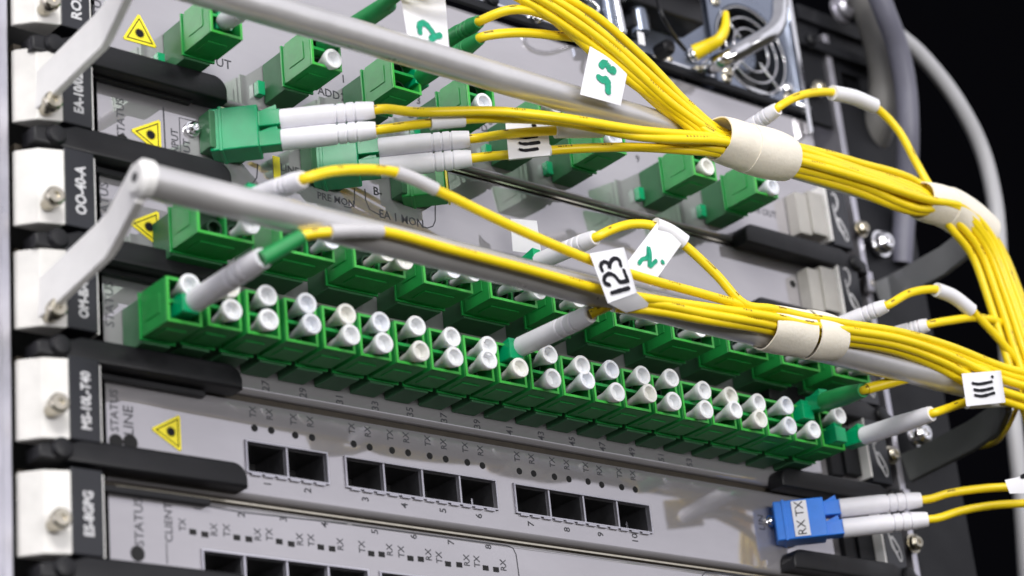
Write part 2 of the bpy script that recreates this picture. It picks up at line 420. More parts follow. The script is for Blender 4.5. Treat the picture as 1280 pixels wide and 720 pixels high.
# warning triangles
def triangle(parent, px, py, size, ang):
    c = at(px, py, 0); X, V = c.x, -c.z
    def pt(k, r, D): 
        a = ang + k*2*math.pi/3
        return P(X+math.cos(a)*r, V+math.sin(a)*r, D)
    bm = bm_new(); A = [bm.verts.new(pt(k, size, .02)) for k in range(3)]; B = [bm.verts.new(pt(k, size, .22)) for k in range(3)]
    bm.faces.new(B)
    for k in range(3): bm.faces.new((A[k], A[(k+1)%3], B[(k+1)%3], B[k]))
    bmesh.ops.bevel(bm, geom=[e for e in bm.edges if abs(e.verts[0].co.y-e.verts[1].co.y) > .1], offset=.5, segments=2, affect='EDGES')
    flush(bm); scale_bm(bm); st = obj('warning_sticker', bm, M_sign, parent)
    bm = bm_new()
    a = [pt(k, size*.76, .28) for k in range(3)]; b = [pt(k, size*.67, .28) for k in range(3)]
    for k in range(3): bm.faces.new([bm.verts.new(p) for p in (a[k], a[(k+1)%3], b[(k+1)%3], b[k])])
    # starburst
    cs = [bm.verts.new(P(X+math.cos(t)*(r_), V+math.sin(t)*r_, .28)) for t, r_ in [(2*math.pi*j/32, size*(.27 if j % 2 else .17)) for j in range(32)]]
    bm.faces.new(cs)
    ln = [P(X+.2*size, V-.03*size, .28), P(X+.42*size, V-.03*size, .28), P(X+.42*size, V+.03*size, .28), P(X+.2*size, V+.03*size, .28)]
    flush(bm)
    for f in bm.faces:
        if f.normal.y > 0: f.normal_flip()
    scale_bm(bm); obj('laser_symbol', bm, M_ink, st)
triangle(cards[0], 174, 42, 6.6, -math.pi/2)
triangle(cards[1], 188, 169, 6.6, math.pi)
triangle(cards[2], 186, 284, 6.6, math.pi)
triangle(cards[4], 213, 540, 6.2, math.pi)
def ptext(s, px, py, size, rot, card, m_=None, sx=1.0, name='printed_word'):
    c = at(px, py, 0); return text(s, c.x, -c.z, 0.0, size, rot, m_ or M_print, cards[card], name, sx)
def dot(px, py, r, card, name='led_window', m_=None, n=16):
    c = at(px, py, 0); bm = bm_new(); lathe(bm, [(0, r), (.12, r), (.12, r*.85), (.05, 0)], Vector((c.x, 0, c.z)), Vector((0,-1,0)), n); flush(bm); scale_bm(bm)
    return obj(name, bm, m_ or M_dark, cards[card])
# upper card
ptext('OUT', 273, 78, 4.2, 0, 0); ptext('STATUS', 122, 20, 4.2, 90, 0); 
for s, x, y in (('1', 429, 99), ('ADD', 411, 117), ('2', 429, 122), ('3', 523, 126), ('4', 524, 146), ('ADD', 505, 141), ('5', 613, 152), ('ADD', 597, 158), ('6', 614, 172), ('7', 706, 175), ('8', 702, 196), ('9', 797, 199), ('ADD', 688, 192)):
    ptext(s, x, y, 3.8, 0, 0, sx=1.0)
ptext('MON OUT', 950, 264, 3.7, 0, 0, sx=.95); dot(985, 260, 1.1, 0)
# second card
ptext('STATUS', 151, 147, 3.5, 90, 1); dot(153, 176, 2.0, 1)
ptext('INPUT', 219, 178, 3.3, 90, 1, sx=.9); ptext('OUT', 234, 188, 3.3, 90, 1)
def pline(pxs, wd, card, name='printed_line', m_=None):
    pts = [];
    for a in pxs:
        p = at(*a, 0); pts.append((p.x, -p.z))
    return line_strip(name, pts, wd, .07, m_ or M_print, cards[card])
pline([(204, 134), (207, 194)], .45, 1)
pline([(226, 199), (224, 147), (248, 153)], .3, 1)
for x, y in ((221, 194), (236, 198)):
    p = at(x, y, 0); mesh_box('led_window', p.x-1.1, p.x+1.1, -p.z-.6, -p.z+.6, 0, .15, mat=M_dark, parent=cards[1])
bolt(at(240, 162, .2), 1.9, 2.2, M_chrome, cards[1], name='panel_screw')
pline([(456, 236), (457, 250), (462, 262), (475, 269)], .35, 1)
pline([(544, 245), (544, 276), (541, 283), (534, 285), (527, 283)], .35, 1)
pline([(322, 205), (321, 222), (316, 229), (308, 229)], .35, 1)
pline([(443, 235), (443, 255), (438, 260), (430, 258)], .35, 1)
ptext('EA 1 MON', 502, 274, 3.9, 0, 1, sx=.95); ptext('B-', 472, 240, 3.9, 0, 1); ptext('LINE', 362, 212, 3.3, 0, 1)
ptext('PRE MON', 420, 250, 3.2, 0, 1)
c_ = at(346, 215, 0); mesh_box('yellow_mark', c_.x-1.2, c_.x+1.2, -c_.z-5, -c_.z+5, 0, .2, mat=M_sign, parent=cards[1])
dot(991, 355, 1.4, 1)
# third and fourth cards
ptext('STATUS', 131, 255, 3.8, 90, 2); ptext('STATUS', 137, 380, 3.8, 90, 3)
if False: mesh_box('amber_mark', c_.x-1.3, c_.x+1.3, -c_.z-3.2, -c_.z+3.2, 0, .2, mat=M_sign, parent=cards[3])
for k in range(15):
    X = -107.3 + 12.55*k
    text(str(25+2*k), X, 47.9, 0, 3.5, 90, M_print, cards[3], 'printed_number', sx=.9)
# fifth card: ports
ptext('STATUS', 143, 513, 3.4, 90, 4); ptext('LINE', 161, 526, 4.2, 90, 4); dot(145, 552, 2.1, 4); dot(163, 553, 2.2, 4)
ptext('LIN', 952, 653, 3.6, 90, 4); bolt(at(962, 652, .2), 1.7, 2.0, M_chrome, cards[4], name='panel_screw')
for k, (x, y) in enumerate([(318, 535), (339, 538), (369, 544), (390, 547), (442, 555), (462, 559), (490, 563), (510, 566), (537, 570), (557, 574), (584, 578), (603, 582), (649, 589), (667, 592), (693, 596), (711, 599), (735, 602), (752, 606), (777, 609), (794, 612)]):
    dot(x, y, 1.05, 4)
    p = at(x, y, 0)
    text('TX' if k % 2 == 0 else 'RX', p.x-.2, -p.z-4.6, 0, 3.0, 90, M_print, cards[4], 'printed_word', sx=.85)
for k, (x, y) in enumerate([(335, 605), (385, 613), (457, 624), (506, 632), (554, 638), (599, 645), (664, 655), (709, 662), (751, 668), (794, 673)]):
    ptext(str(k+1), x, y, 3.3, 90, 4, name='printed_number')
def cage(card, hole, n, tabs=()):
    x0, x1, v0, v1 = hole
    bm = bm_new(); t = .55
    # sleeve lining the cut-out, proud of the plate
    for a in ((x0+.1, x0+t, v0+.1, v1-.1), (x1-t, x1-.1, v0+.1, v1-.1), (x0+t, x1-t, v0+.1, v0+t), (x0+t, x1-t, v1-t, v1-.1)):
        box(bm, *a, -15, .7)
    flush(bm); scale_bm(bm); cg = obj('port_cage', bm, M_rail, cards[card])
    w = (x1-x0)/n
    mesh_box('rear_wall', x0+t, x1-t, v0+t, v1-t, -15, -14.5, mat=M_dark, parent=cg)
    for k in range(1, n): mesh_box('divider', x0+w*k-.3, x0+w*k+.3, v0+t+.02, v1-t-.02, -14.4, .3, mat=M_rail, parent=cg)
    for k in range(n):
        bm = bm_new()
        a, b = x0+w*k+(t if k == 0 else .3)+.05, x0+w*(k+1)-(t if k == n-1 else .3)-.05
        box(bm, a, a+.15, v0+t+.05, v1-t-.05, -14.3, -.9); box(bm, b-.15, b, v0+t+.05, v1-t-.05, -14.3, -.9)
        box(bm, a+.2, b-.2, v0+t+.05, v0+t+.2, -14.3, -1.2); box(bm, a+.2, b-.2, v1-t-.2, v1-t-.05, -14.3, -1.2)
        flush(bm); scale_bm(bm); obj('port_liner', bm, M_liner, cg)
    for k in range(n): mesh_box('contact_row', x0+w*k+w*.25, x0+w*k+w*.75, v1-t-2.2, v1-t-1.4, -9, -5, mat=M_brass, parent=cg)
    for k in tabs:
        mesh_box('latch_tab', x0+w*(k+.62), x0+w*(k+.62)+.7, v0+4.6, v0+7.6, -6, -5.6, mat=M_chrome, parent=cg)
    for k in range(int(n*3)):
        u = x0+1+(x1-x0-2)*(k+.5)/(n*3)
        mesh_box('spring_finger', u-1.6, u+1.6, v1-.05, v1+.45, .05, .75, mat=M_rail, parent=cg)
cage(4, holes5[0], 2); cage(4, holes5[1], 4, (3,)); cage(4, holes5[2], 4, (3,))
cage(5, holes6[0], 4, (3,)); cage(5, holes6[1], 4)
# sixth card prints
ptext('STATUS', 174, 652, 3.8, 90, 5); ptext('CLIENT', 211, 653, 3.3, 90, 5); dot(172, 692, 2.1, 5)
sq = [(241, 665), (256, 668), (296, 672), (311, 674), (349, 677), (364, 680), (401, 684), (415, 686), (464, 692), (477, 693), (513, 698), (526, 699), (560, 705), (574, 706), (607, 710), (620, 712)]
for k, (x, y) in enumerate(sq):
    p = at(x, y, 0); mesh_box('led_window', p.x-1.05, p.x+1.05, -p.z-.75, -p.z+.75, 0, .12, mat=M_dark, parent=cards[5])
    s = -1 if k % 2 == 0 else 1
    text('TX' if k % 2 == 0 else 'RX', p.x+s*3.0, -p.z-1.6, 0, 3.0, 90, M_print, cards[5], 'printed_word', sx=.9)
    if k % 2 == 0: text(str(k//2+1), p.x+1.9, -p.z-6.6, 0, 3.2, 90, M_print, cards[5], 'printed_number')
def arc_pts(pts): return pts
pline([(208, 678), (209, 705)], .3, 5)
pline([(224, 627), (300, 640), (434, 655)], .35, 5)
pline([(440, 656), (560, 672), (634, 682), (641, 685), (645, 693), (649, 722)], .35, 5)
pline([(878, 730), (878, 719), (882, 715), (895, 716), (960, 722)], .35, 5)
# ---------------------------------------------------------------- adapters
def adapter_meshes(W, H, nx, nv):
    """straight duplex adapter, origin at bottom-left corner on the faceplate; local x right, y into card, z up"""
    def fin(bm): 
        flush(bm); return scale_bm(bm)
    def to(bm, n, m_):
        me = bpy.data.meshes.new(n); bm.to_mesh(me); bm.free(); me.materials.append(m_); return me
    t = .75
    # front shell with recess
    bm = bm_new()
    o = [(0, 0), (W, 0), (W, -H), (0, -H)]; ii = [(t, -t), (W-t, -t), (W-t, -H+t), (t, -H+t)]
    def ring(q, D, g=0):
        cx, cv = W/2, -H/2
        return [bm.verts.new(P(x+(g if x > cx else -g), v+(g if v > cv else -g), D)) for x, v in q]
    r0 = ring(o, 11.8, 0); r1 = ring(o, 22.6, 0); r1b = ring(o, 23, -.35); r2 = ring(ii, 23, 0); r3 = ring(ii, 16.5, 0)
    for a, b in ((r0, r1), (r1, r1b), (r1b, r2), (r2, r3)):
        for k in range(4): bm.faces.new((a[k], a[(k+1)%4], b[(k+1)%4], b[k]))
    bm.faces.new(r3); bm.faces.new(r0[::-1])
    # inner partition between ports
    if nv == 2: box(bm, t+.02, W-t-.02, -H/2-.45, -H/2+.45, 16.6, 22.4)
    if nx == 2: box(bm, 10.8, 11.5, -H+t+.02, -t-.02, 16.6, 20.2)
    front = to(fin(bm), 'fibre_adapter', M_green)
    bm = bm_new(); box(bm, .95, W-.95, -H+.35, .9, .05, 9.6, bev=.25); rear = to(fin(bm), 'rear_housing', M_green2)
    bm = bm_new(); box(bm, .25, W-.25, -H+.2, -.2, 10.3, 11.7, bev=.2); box(bm, -.1, W+.1, -H-.35, .35, 9.65, 10.25); fl = to(fin(bm), 'mounting_flange', M_green)
    bm = bm_new()
    for a in ((0, W, -t-.02, 0), (0, W, -H, -H+t+.02), (0, t+.02, -H+t+.02, -t-.02), (W-t-.02, W, -H+t+.02, -t-.02)): box(bm, *a, 23.02, 23.35)
    rim = to(fin(bm), 'front_rim', M_rim)
    # moulded latch ramp and mid seam on the long faces
    bm = bm_new(); box(bm, -.22, -.02, -H*.72, -H*.28, 13.5, 20.0, bev=.08); box(bm, W*.5-.18, W*.5+.18, -H-.12, -H-.01, 12.4, 22.4); box(bm, W*.2, W*.8, -.02, .3, 13, 19, bev=.1)
    seam = to(fin(bm), 'moulded_seam', M_green)
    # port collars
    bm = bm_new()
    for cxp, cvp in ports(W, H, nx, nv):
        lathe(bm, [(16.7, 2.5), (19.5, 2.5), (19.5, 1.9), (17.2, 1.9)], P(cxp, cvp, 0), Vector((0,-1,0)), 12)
    box(bm, t+.05, W-t-.05, -H+t+.05, -t-.05, 16.55, 16.8)  # near-black back plate paints in the shade of the recess
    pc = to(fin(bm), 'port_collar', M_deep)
    return front, rear, fl, pc, rim, seam
def ports(W, H, nx, nv):
    if nx == 2 and nv == 1: return [(8.0, -H+8.2), (14.4, -H+8.2)]
    return [(W/2+.1, -H+3.15), (W/2+.1, -3.15)]
AD_V = adapter_meshes(10.5, 12.6, 1, 2); AD_H = adapter_meshes(18.0, 12.6, 2, 1)
def adapter(card, kind, X, V, label=None, dep=1.03):
    front, rear, fl, pc, rim, seam = AD_V if kind == 'v' else AD_H
    a = obj('fibre_adapter', front, None, card, P(X, V, 0)*S)
    if label: a['label'] = label
    a.scale = (1, dep, 1)
    obj('rear_housing', rear, None, a); obj('mounting_flange', fl, None, a); obj('port_collar', pc, None, a); obj('front_rim', rim, None, a); obj('moulded_seam', seam, None, a)
    return a
# dust cap mesh: flared hollow plug pointing out of the card
bm = bm_new(); lathe(bm, [(15.5, 1.1), (20.0, 1.3), (22.3, 1.55), (24.3, 2.15), (26.3, 2.85), (27.6, 3.08), (28.0, 2.95), (28.0, 2.15), (27.5, 2.0), (25.6, 1.7), (25.6, 0)], Vector((0,0,0)), Vector((0,-1,0)), 22)
flush(bm); scale_bm(bm); CAP = bpy.data.meshes.new('dust_cap'); bm.to_mesh(CAP); bm.free(); CAP.materials.append(M_cap)
CAPS = []
ordn = ['first','second','third','fourth','fifth','sixth','seventh','eighth','ninth','tenth','eleventh','twelfth','thirteenth','fourteenth','fifteenth','sixteenth','seventeenth','eighteenth','nineteenth','twentieth','twenty-first']
def dust_cap(X, V, label, group):
    o = obj('dust_cap', CAP, None, None, P(X, V, 0)*S)
    if not CAPS:
        auto(o, .5)
        for m_ in (M_capy, M_capb):
            c2 = CAP.copy(); c2.materials.clear(); c2.materials.append(m_); CAPS.append(c2)
        CAPS.extend([CAP, CAP, CAP])
    o.data = random.choice(CAPS)
    j = Matrix.Rotation(random.uniform(-.045, .03), 4, 'X') @ Matrix.Rotation(random.uniform(-.04, .04), 4, 'Z') @ Matrix.Rotation(random.uniform(0, 6), 4, 'Y')
    o.rotation_euler = j.to_euler(); o.location = Vector(o.location)+Vector((0, random.uniform(-.0008, .0006), 0))
    tag(o, label, 'dust cap', group); return o
PL = ports(10.5, 12.6, 1, 2)
# long double row
rowD = [-140.9] + [-128.6 + 12.33*k for k in range(19)] + [-128.6+12.33*19+.9]
FL = ordn
for k, X in enumerate(rowD):
    adapter(cards[3], 'v', X, 44.7 if k else 45.6)
    for j, (px_, vv) in enumerate(PL):
        port = 'upper' if j == 0 else 'lower'
        if (k, j) in ((0, 1), (9, 0), (19, 0), (20, 1)): continue
        dust_cap(X+px_, 44.6+vv, f'white dust cap in the {port} port of {FL[k]} adapter in the long double row', 'dust caps in the long double row')
# row of wide adapters on the third card
PH = ports(18.0, 12.6, 2, 1)
for k in range(11):
    X = -128.5 + 24.6*k - (0 if k else 2)
    adapter(cards[2], 'h', X, 18.2)
    for j, (px_, vv) in enumerate(PH):
        if (k, j) in ((0, 0), (1, 0)): continue
        dust_cap(X+px_, 18.2+vv, f"white dust cap in the {'left' if j == 0 else 'right'} port of {FL[k]} wide adapter behind lower tube", 'dust caps in the wide adapters')
# single adapters of the top card
rowA = [-124.5, -90.5, -61.5, -33.0, -4.5, 21.0, 61.5, 90.5]
for k, X in enumerate(rowA):
    adapter(cards[0], 'v', X, -42.3 + (0 if k else -1.0), dep=1.12)
    for j, (px_, vv) in enumerate(PL):
        if (k, j) in ((0, 0), (0, 1), (1, 0), (2, 1), (3, 0), (2, 0)): continue
        if k >= 5 and j == 0: continue
        dust_cap(X+px_, -42.3+vv, f"white dust cap in the {'upper' if j == 0 else 'lower'} port of {FL[k]} adapter on top card", 'dust caps on the top card')
    # small teal latch beside the base
    mesh_box('adapter_clip', X-2.6, X-.2, -47.5, -43.0, .1, 2.6, mat=M_teal, parent=cards[0], bev=.2)

# ---------------------------------------------------------------- angled paired adapters (45 degrees towards the right)
def rotM(X, V, ang):
    """local frame at (X,V) on the plate turned about the vertical: local x across, D along the port axis"""
    c, s = math.cos(ang), math.sin(ang)
    # local D axis -> N cos + X sin ; local X axis -> X cos - N sin
    return Matrix(((c, -s, 0, X), (s, c, 0, 0), (0, 0, 1, -V), (0, 0, 0, 1)))
ANG = math.radians(48)
def angled_adapter(card, px, py, m_, name='angled_adapter', H=13.4, W=9.0, L=15.5, label_face=None):
    p = at(px, py, 0); M = rotM(p.x, -p.z, ANG)
    bm = bm_new(); box(bm, -W/2, W/2, -H/2, H/2, 1.5, L, M=M, bev=.4); 
    flush(bm); scale_bm(bm); o = obj(name, bm, m_, card)
    bm = bm_new(); box(bm, -W/2-.3, W/2+.3, -H/2-.3, H/2+.3, 4.2, 5.2, M=M, bev=.15); flush(bm); scale_bm(bm); obj('mounting_flange', bm, m_, o)
    bm = bm_new(); 
    q = [P(p.x-7, -p.z+H/2-1, .05), P(p.x+9, -p.z+H/2-1, .05)]
    box(bm, p.x-2.5+(6 if m_ is M_blue else 0), p.x+11.5, -p.z-H/2+.8, -p.z+H/2-.8, .05, 5.6, bev=.3); flush(bm); scale_bm(bm); obj('adapter_socket', bm, M_green2 if m_ is not M_blue else M_dgrey, o)
    return o, M

# ---------------------------------------------------------------- cables
def seg(px, py, D): return at(px, py, D)
def boot_prof(t):
    # ribbed strain relief
    r = 2.75 - .55*t
    if .62 < t < .93 and int(t*40) % 3 == 0: r -= .22
    return r
def make_boot(root, a, b, m_=None, r0=2.7, r1=2.15, name='boot', ribs=True):
    m_ = m_ or M_boot; ax = (b-a); L = ax.length
    prof = [(0, 0), (0, r0), (L*.04, r0), (L*.5, r0*.97+r1*.03)]
    N = 9
    for k in range(3):
        u = L*(.58+.1*k); prof += [(u, (r0+r1)/2+.15), (u+.15, (r0+r1)/2-.22), (u+.6, (r0+r1)/2-.22), (u+.75, (r0+r1)/2+.12)] if ribs else []
    prof += [(L*.97, r1), (L, r1*.93), (L, 1.5), (L-1, 1.45), (L-1, 0)]
    return mesh_lathe(name, prof, a, ax, m_, root, 20)
def connector(root, M, m_, x=0.0, v=0.0, d0=19.0, d1=27.0, s=1.0):
    """small-form plug body with its latch, in local frame M (D axis = port axis)"""
    bm = bm_new()
    box(bm, x-2.5*s, x+2.5*s, v-2.5*s, v+2.5*s, d0, d1, M=M, bev=.3)
    # latch ramp
    a = [(-1.6, -2.5, d0+1), (1.6, -2.5, d0+1), (1.6, -2.5, d1-1), (-1.6, -2.5, d1-1), (-1.6, -4.3, d1-1.2), (1.6, -4.3, d1-1.2)]
    vs = [bm.verts.new(M @ P(x+q[0]*s, v+q[1]*s, q[2])) for q in a]
    for f in ((0,1,5,4), (2,3,4,5), (0,4,3), (1,2,5), (0,3,2,1)): bm.faces.new([vs[i] for i in f])
    flush(bm); scale_bm(bm); return obj('plug_body', bm, m_, root)
def ident(): return Matrix.Identity(4)
def cable(label, pts, group=None, r=1.4, m_=None, start=None, name='fibre_cable', cat='fibre cable'):
    p0 = pts[0] if start is None else start
    t = thing(name, label, cat, (0,0,0), group)
    mesh_tube('jacket', pts, r, m_ or M_yel, t, sub=8, n=12)
    if len(pts) > 5: jacket_print(t, pts, r)
    return t
def jacket_print(root, pts, r):
    path = spline(pts, 26); bm = bm_new(); rnd = random.Random(len(root['label'])*7+int(pts[0].x))
    N = len(path); i = rnd.randint(6, 30)
    while i < N-14:
        for k in range(rnd.randint(3, 7)):
            j = min(i+k, N-2); T = (path[j+1]-path[j]); 
            if T.length < 1e-4: continue
            T = T.normalized(); out = (Vector((-.35, -1, .35)) - T*Vector((-.35, -1, .35)).dot(T)).normalized(); sd = T.cross(out)
            c = path[j] + out*(r+.03) + sd*rnd.uniform(-.12, .12); hl = rnd.uniform(.12, .3); hw = rnd.uniform(.14, .34)
            bm.faces.new([bm.verts.new(q) for q in (c-T*hl-sd*hw, c+T*hl-sd*hw, c+T*hl+sd*hw, c-T*hl+sd*hw)])
        i += rnd.randint(16, 60)
    flush(bm); scale_bm(bm)
    if len(bm.faces): obj('jacket_print', bm, M_jink, root)['kind'] = 'stuff'
    else: bm.free()
def sleeve(root, a, b, r=1.95, m_=None, name='label_sleeve', mid=None):
    pts = [a, mid if mid is not None else (a+b)/2, b]
    return mesh_tube(name, pts, r, m_ or M_tag, root, sub=5, n=14)
def flag(root, corners, D, m_=None, name='paper_flag', bulge=.8, thick=.25):
    """paper flag; corners px in order TL,TR,BR,BL; D number or 4 numbers"""
    Ds = D if isinstance(D, (tuple, list)) else [D]*4
    cs = [Vector(c) for c in corners]
    def f(u, v, off=0):
        px = (cs[0]*(1-u)*(1-v) + cs[1]*u*(1-v) + cs[2]*u*v + cs[3]*(1-u)*v)
        d = Ds[0]*(1-u)*(1-v) + Ds[1]*u*(1-v) + Ds[2]*u*v + Ds[3]*(1-u)*v
        return at(px.x, px.y, d + bulge*math.sin(math.pi*u)*.8 + bulge*.5*math.sin(math.pi*v) + off)
    bm = bm_new(); n = 8
    G = [[[bm.verts.new(f(i/n, j/n, -k*thick)) for j in range(n+1)] for i in range(n+1)] for k in range(2)]
    for i in range(n):
        for j in range(n):
            bm.faces.new((G[0][i][j], G[0][i][j+1], G[0][i+1][j+1], G[0][i+1][j])); bm.faces.new((G[1][i][j], G[1][i+1][j], G[1][i+1][j+1], G[1][i][j+1]))
    for i in range(n):
        bm.faces.new((G[0][i][0], G[0][i+1][0], G[1][i+1][0], G[1][i][0])); bm.faces.new((G[0][i][n], G[1][i][n], G[1][i+1][n], G[0][i+1][n]))
        bm.faces.new((G[0][0][i], G[1][0][i], G[1][0][i+1], G[0][0][i+1])); bm.faces.new((G[0][n][i], G[0][n][i+1], G[1][n][i+1], G[1][n][i]))
    flush(bm, True); scale_bm(bm); o = obj(name, bm, m_ or M_tag, root); auto(o, .7)
    # inverse bilinear by search for strokes
    def surf(px, py, off):
        best = None
        u = v = .5
        for it in range(30):
            q = cs[0]*(1-u)*(1-v) + cs[1]*u*(1-v) + cs[2]*u*v + cs[3]*(1-u)*v
            du = (cs[1]-cs[0])*(1-v) + (cs[2]-cs[3])*v; dv = (cs[3]-cs[0])*(1-u) + (cs[2]-cs[1])*u
            e = Vector((px, py)) - q; det = du.x*dv.y - du.y*dv.x
            u += (e.x*dv.y - e.y*dv.x)/det; v += (du.x*e.y - du.y*e.x)/det
        return f(u, v, off)
    return o, surf
def strokes(parent, surf, lines, w, m_, name='handwriting'):
    bm = bm_new()
    for ln in lines:
        fl = spline([Vector((x, y, 0)) for x, y in ln], 5)
        pts = [surf(q.x, q.y, .22) for q in fl]
        # pen stroke: flattened round line hugging the paper
        N = len(pts)
        for i in range(N-1):
            a, b = pts[i], pts[i+1]; t = b-a
            if t.length < 1e-5: continue
            t.normalize(); s = t.cross(Vector((0,-1,0))).normalized()*w/2*random.uniform(.88, 1.1)
            bm.faces.new([bm.verts.new(q) for q in (a+s-t*.1, b+s+t*.1, b-s+t*.1, a-s-t*.1)])
        for e in (pts[0], pts[-1]):
            bm.faces.new([bm.verts.new(e+Vector((math.cos(k*math.pi/5)*w*.5, -.02, math.sin(k*math.pi/5)*w*.5))) for k in range(10)])
    # keep coplanar overlaps apart by tiny steps
    for i, f in enumerate(bm.faces):
        for v in f.verts: v.co.y -= .0006*(i % 60)
    flush(bm)
    for f in bm.faces:
        if f.normal.y > 0: f.normal_flip()
    scale_bm(bm); return obj(name, bm, m_, parent)

G1 = 'yellow fibre cables in the upper bundle'; G2 = 'yellow fibre cables in the lower bundle'
# centre line and half spread of the upper bundle after the first strap
UPC = [((900, 176), (-2, 17), 65), ((940, 187), (-2, 17), 65), ((990, 197), (-4, 21), 64), ((1070, 219), (-4, 19), 64), ((1150, 248), (-7, 17), 64), ((1200, 272), (-13, 13), 64), ((1232, 312), (-19, 7), 63), ((1256, 372), (-22, 5), 62), ((1282, 450), (-24, 4), 61), ((1312, 540), (-25, 3), 60)]
def up_tail(s, dd, start=0):
    pts = []
    for k, (c, o, D) in enumerate(UPC[start:]):
        wob = math.sin(k*1.7+s*9)*.10 if k > 1 else 0
        q = s+wob
        if k > 4: q = -s*.95   # strands turn over as they bend down
        pts.append(at(c[0]+o[0]*q+1.6*(dd-1.5), c[1]+o[1]*q-1.2*(dd-1.5), D+dd))
    return pts
LOC = [((958, 399), (-2, 12), 65), ((1000, 408), (-2, 11), 65), ((1046, 415), (-2, 10), 65), ((1120, 427), (-3, 10), 65), ((1180, 447), (-4, 13), 64), ((1240, 475), (-6, 17), 65)]
def lo_tail(s, dd, start=0):
    return [at(c[0]+o[0]*s+1.6*(dd-2), c[1]+o[1]*s-1.2*(dd-2), D+dd) for c, o, D in LOC[start:]] + \
        [P(171+2*s, 37+7*s, 70+dd), P(179+4*s, 52+8*s, 74+dd*2), P(182+7*s, 78+6*s, 75+dd*2), P(186+8*s, 118+4*s, 70+dd*2)]
def mk(label, pre, s, dd, group, tail, r=1.36):
    return cable(label, [at(*p) for p in pre] + tail(s, dd), group, r)
# --- strands that come down from above the frame
mk('yellow fibre cable entering over the top edge, nearest the green flag', [(628, -14, 66), (690, 22, 67), (760, 72, 67), (835, 132, 67)], .35, 2, G1, up_tail)
mk('yellow fibre cable, second of the strands dropping from the top edge', [(652, -14, 68), (705, 18, 69), (765, 62, 69), (842, 132, 68)], -.1, 3.4, G1, up_tail)
mk('yellow fibre cable with faint print, third strand dropping from the top edge', [(668, -14, 66), (728, 22, 67), (790, 74, 67), (852, 130, 66)], -.45, 2.2, G1, up_tail)
mk('yellow fibre cable with faint print, highest strand of those dropping from the top edge', [(684, -14, 65), (742, 18, 65), (806, 74, 65), (862, 132, 65)], -.85, .4, G1, up_tail)
mk('yellow fibre cable half hidden under the strands dropping from the top edge', [(660, -14, 63), (716, 26, 63), (776, 80, 63), (846, 140, 63)], -.2, -1.5, G1, up_tail)
mk('yellow fibre cable dropping from the top edge, crossing under the speckled strands', [(674, -14, 64), (738, 34, 65), (792, 86, 66), (850, 142, 66)], .15, 5, G1, up_tail)
mk('yellow fibre cable dropping from the top edge behind the flag marked 2', [(644, -14, 62), (706, 36, 63), (774, 88, 64), (842, 146, 65)], -.65, -1.2, G1, up_tail)
# --- green booted cables of the top card
def booted(label, boot_a, boot_b, pre, s, dd, group, tail, m_=M_gboot, r0=2.7, r1=2.0, ribs=True, conn=None, cm=M_teal, cl=7.5):
    a = at(*boot_a); b = at(*boot_b)
    pts = [a.lerp(b, .9), b + (b-a).normalized()*1.0] + [at(*p) for p in pre] + (tail(s, dd) if tail else [])
    t = cable(label, pts, group)
    make_boot(t, a, b, m_, r0, r1, ribs=ribs)
    if conn != 'none':
        d = (a-b).normalized()
        Mx = Matrix.Identity(4); Z = Vector((0,0,1)); y = d; x = y.cross(Z).normalized(); z = x.cross(y).normalized()
        Mx = Matrix(((x.x, y.x, z.x, a.x), (x.y, y.y, z.y, a.y), (x.z, y.z, z.z, a.z), (0,0,0,1)))
        connector(t, Mx, cm, 0, 0, -cl, .3)
    return t
booted('yellow cable with dark green boot beside the tag marked 7, upper of two', (552, 55, 34), (599, 27, 56), [(640, 12, 64), (688, 22, 66), (752, 75, 66), (840, 140, 66)], .6, 1.5, G1, up_tail)
gcab = booted('yellow cable with green boot that ends at the flag marked 2', (527, 97, 26), (600, 48, 55), [(640, 41, 60), (690, 44, 62), (738, 53, 64), (790, 98, 65), (850, 150, 66)], .8, 1, G1, up_tail)
# flag with green 2,
fo, sf = flag(gcab, [(738, 55), (786, 82), (776, 132), (725, 118)], 67.5, bulge=.5)
strokes(fo, sf, [[(752, 82), (755, 79), (759, 80), (761, 85), (765, 89), (767, 87)]], 2.4, M_gink)
strokes(fo, sf, [[(749, 97), (753, 100), (758, 99)], [(760, 102), (760, 114)]], 2.4, M_gink)
# cable going off the top with the large 7 flag
t = cable('green booted cable rising to the top edge left of the flag marked 7', [at(478, 8, 52), at(500, -10, 60), at(530, -30, 66)], None, m_=M_gboot, r=2.0)
make_boot(t, at(405, 58, 23), at(487, 4, 54), M_gboot, 2.9, 2.6, ribs=False)
t = cable('yellow cable leaving over the top edge with a big flag marked 7', [at(470, -10, 60), at(530, -7, 66), at(590, -16, 68)], None)
fo, sf = flag(t, [(500, -10), (556, -10), (562, 66), (510, 50)], 61, bulge=.6)
strokes(fo, sf, [[(525, 40), (525, 30), (531, 29), (537, 35), (543, 44)], [(539, 48), (550, 44)]], 1.9, M_gink)
# --- white booted plug of first adapter
booted('white booted plug in the first adapter of the top card', (281, 27, 25), (316, 8, 44), [(345, -12, 54), (372, -40, 60)], 0, 0, None, None, m_=M_boot, r0=2.6, r1=1.9)
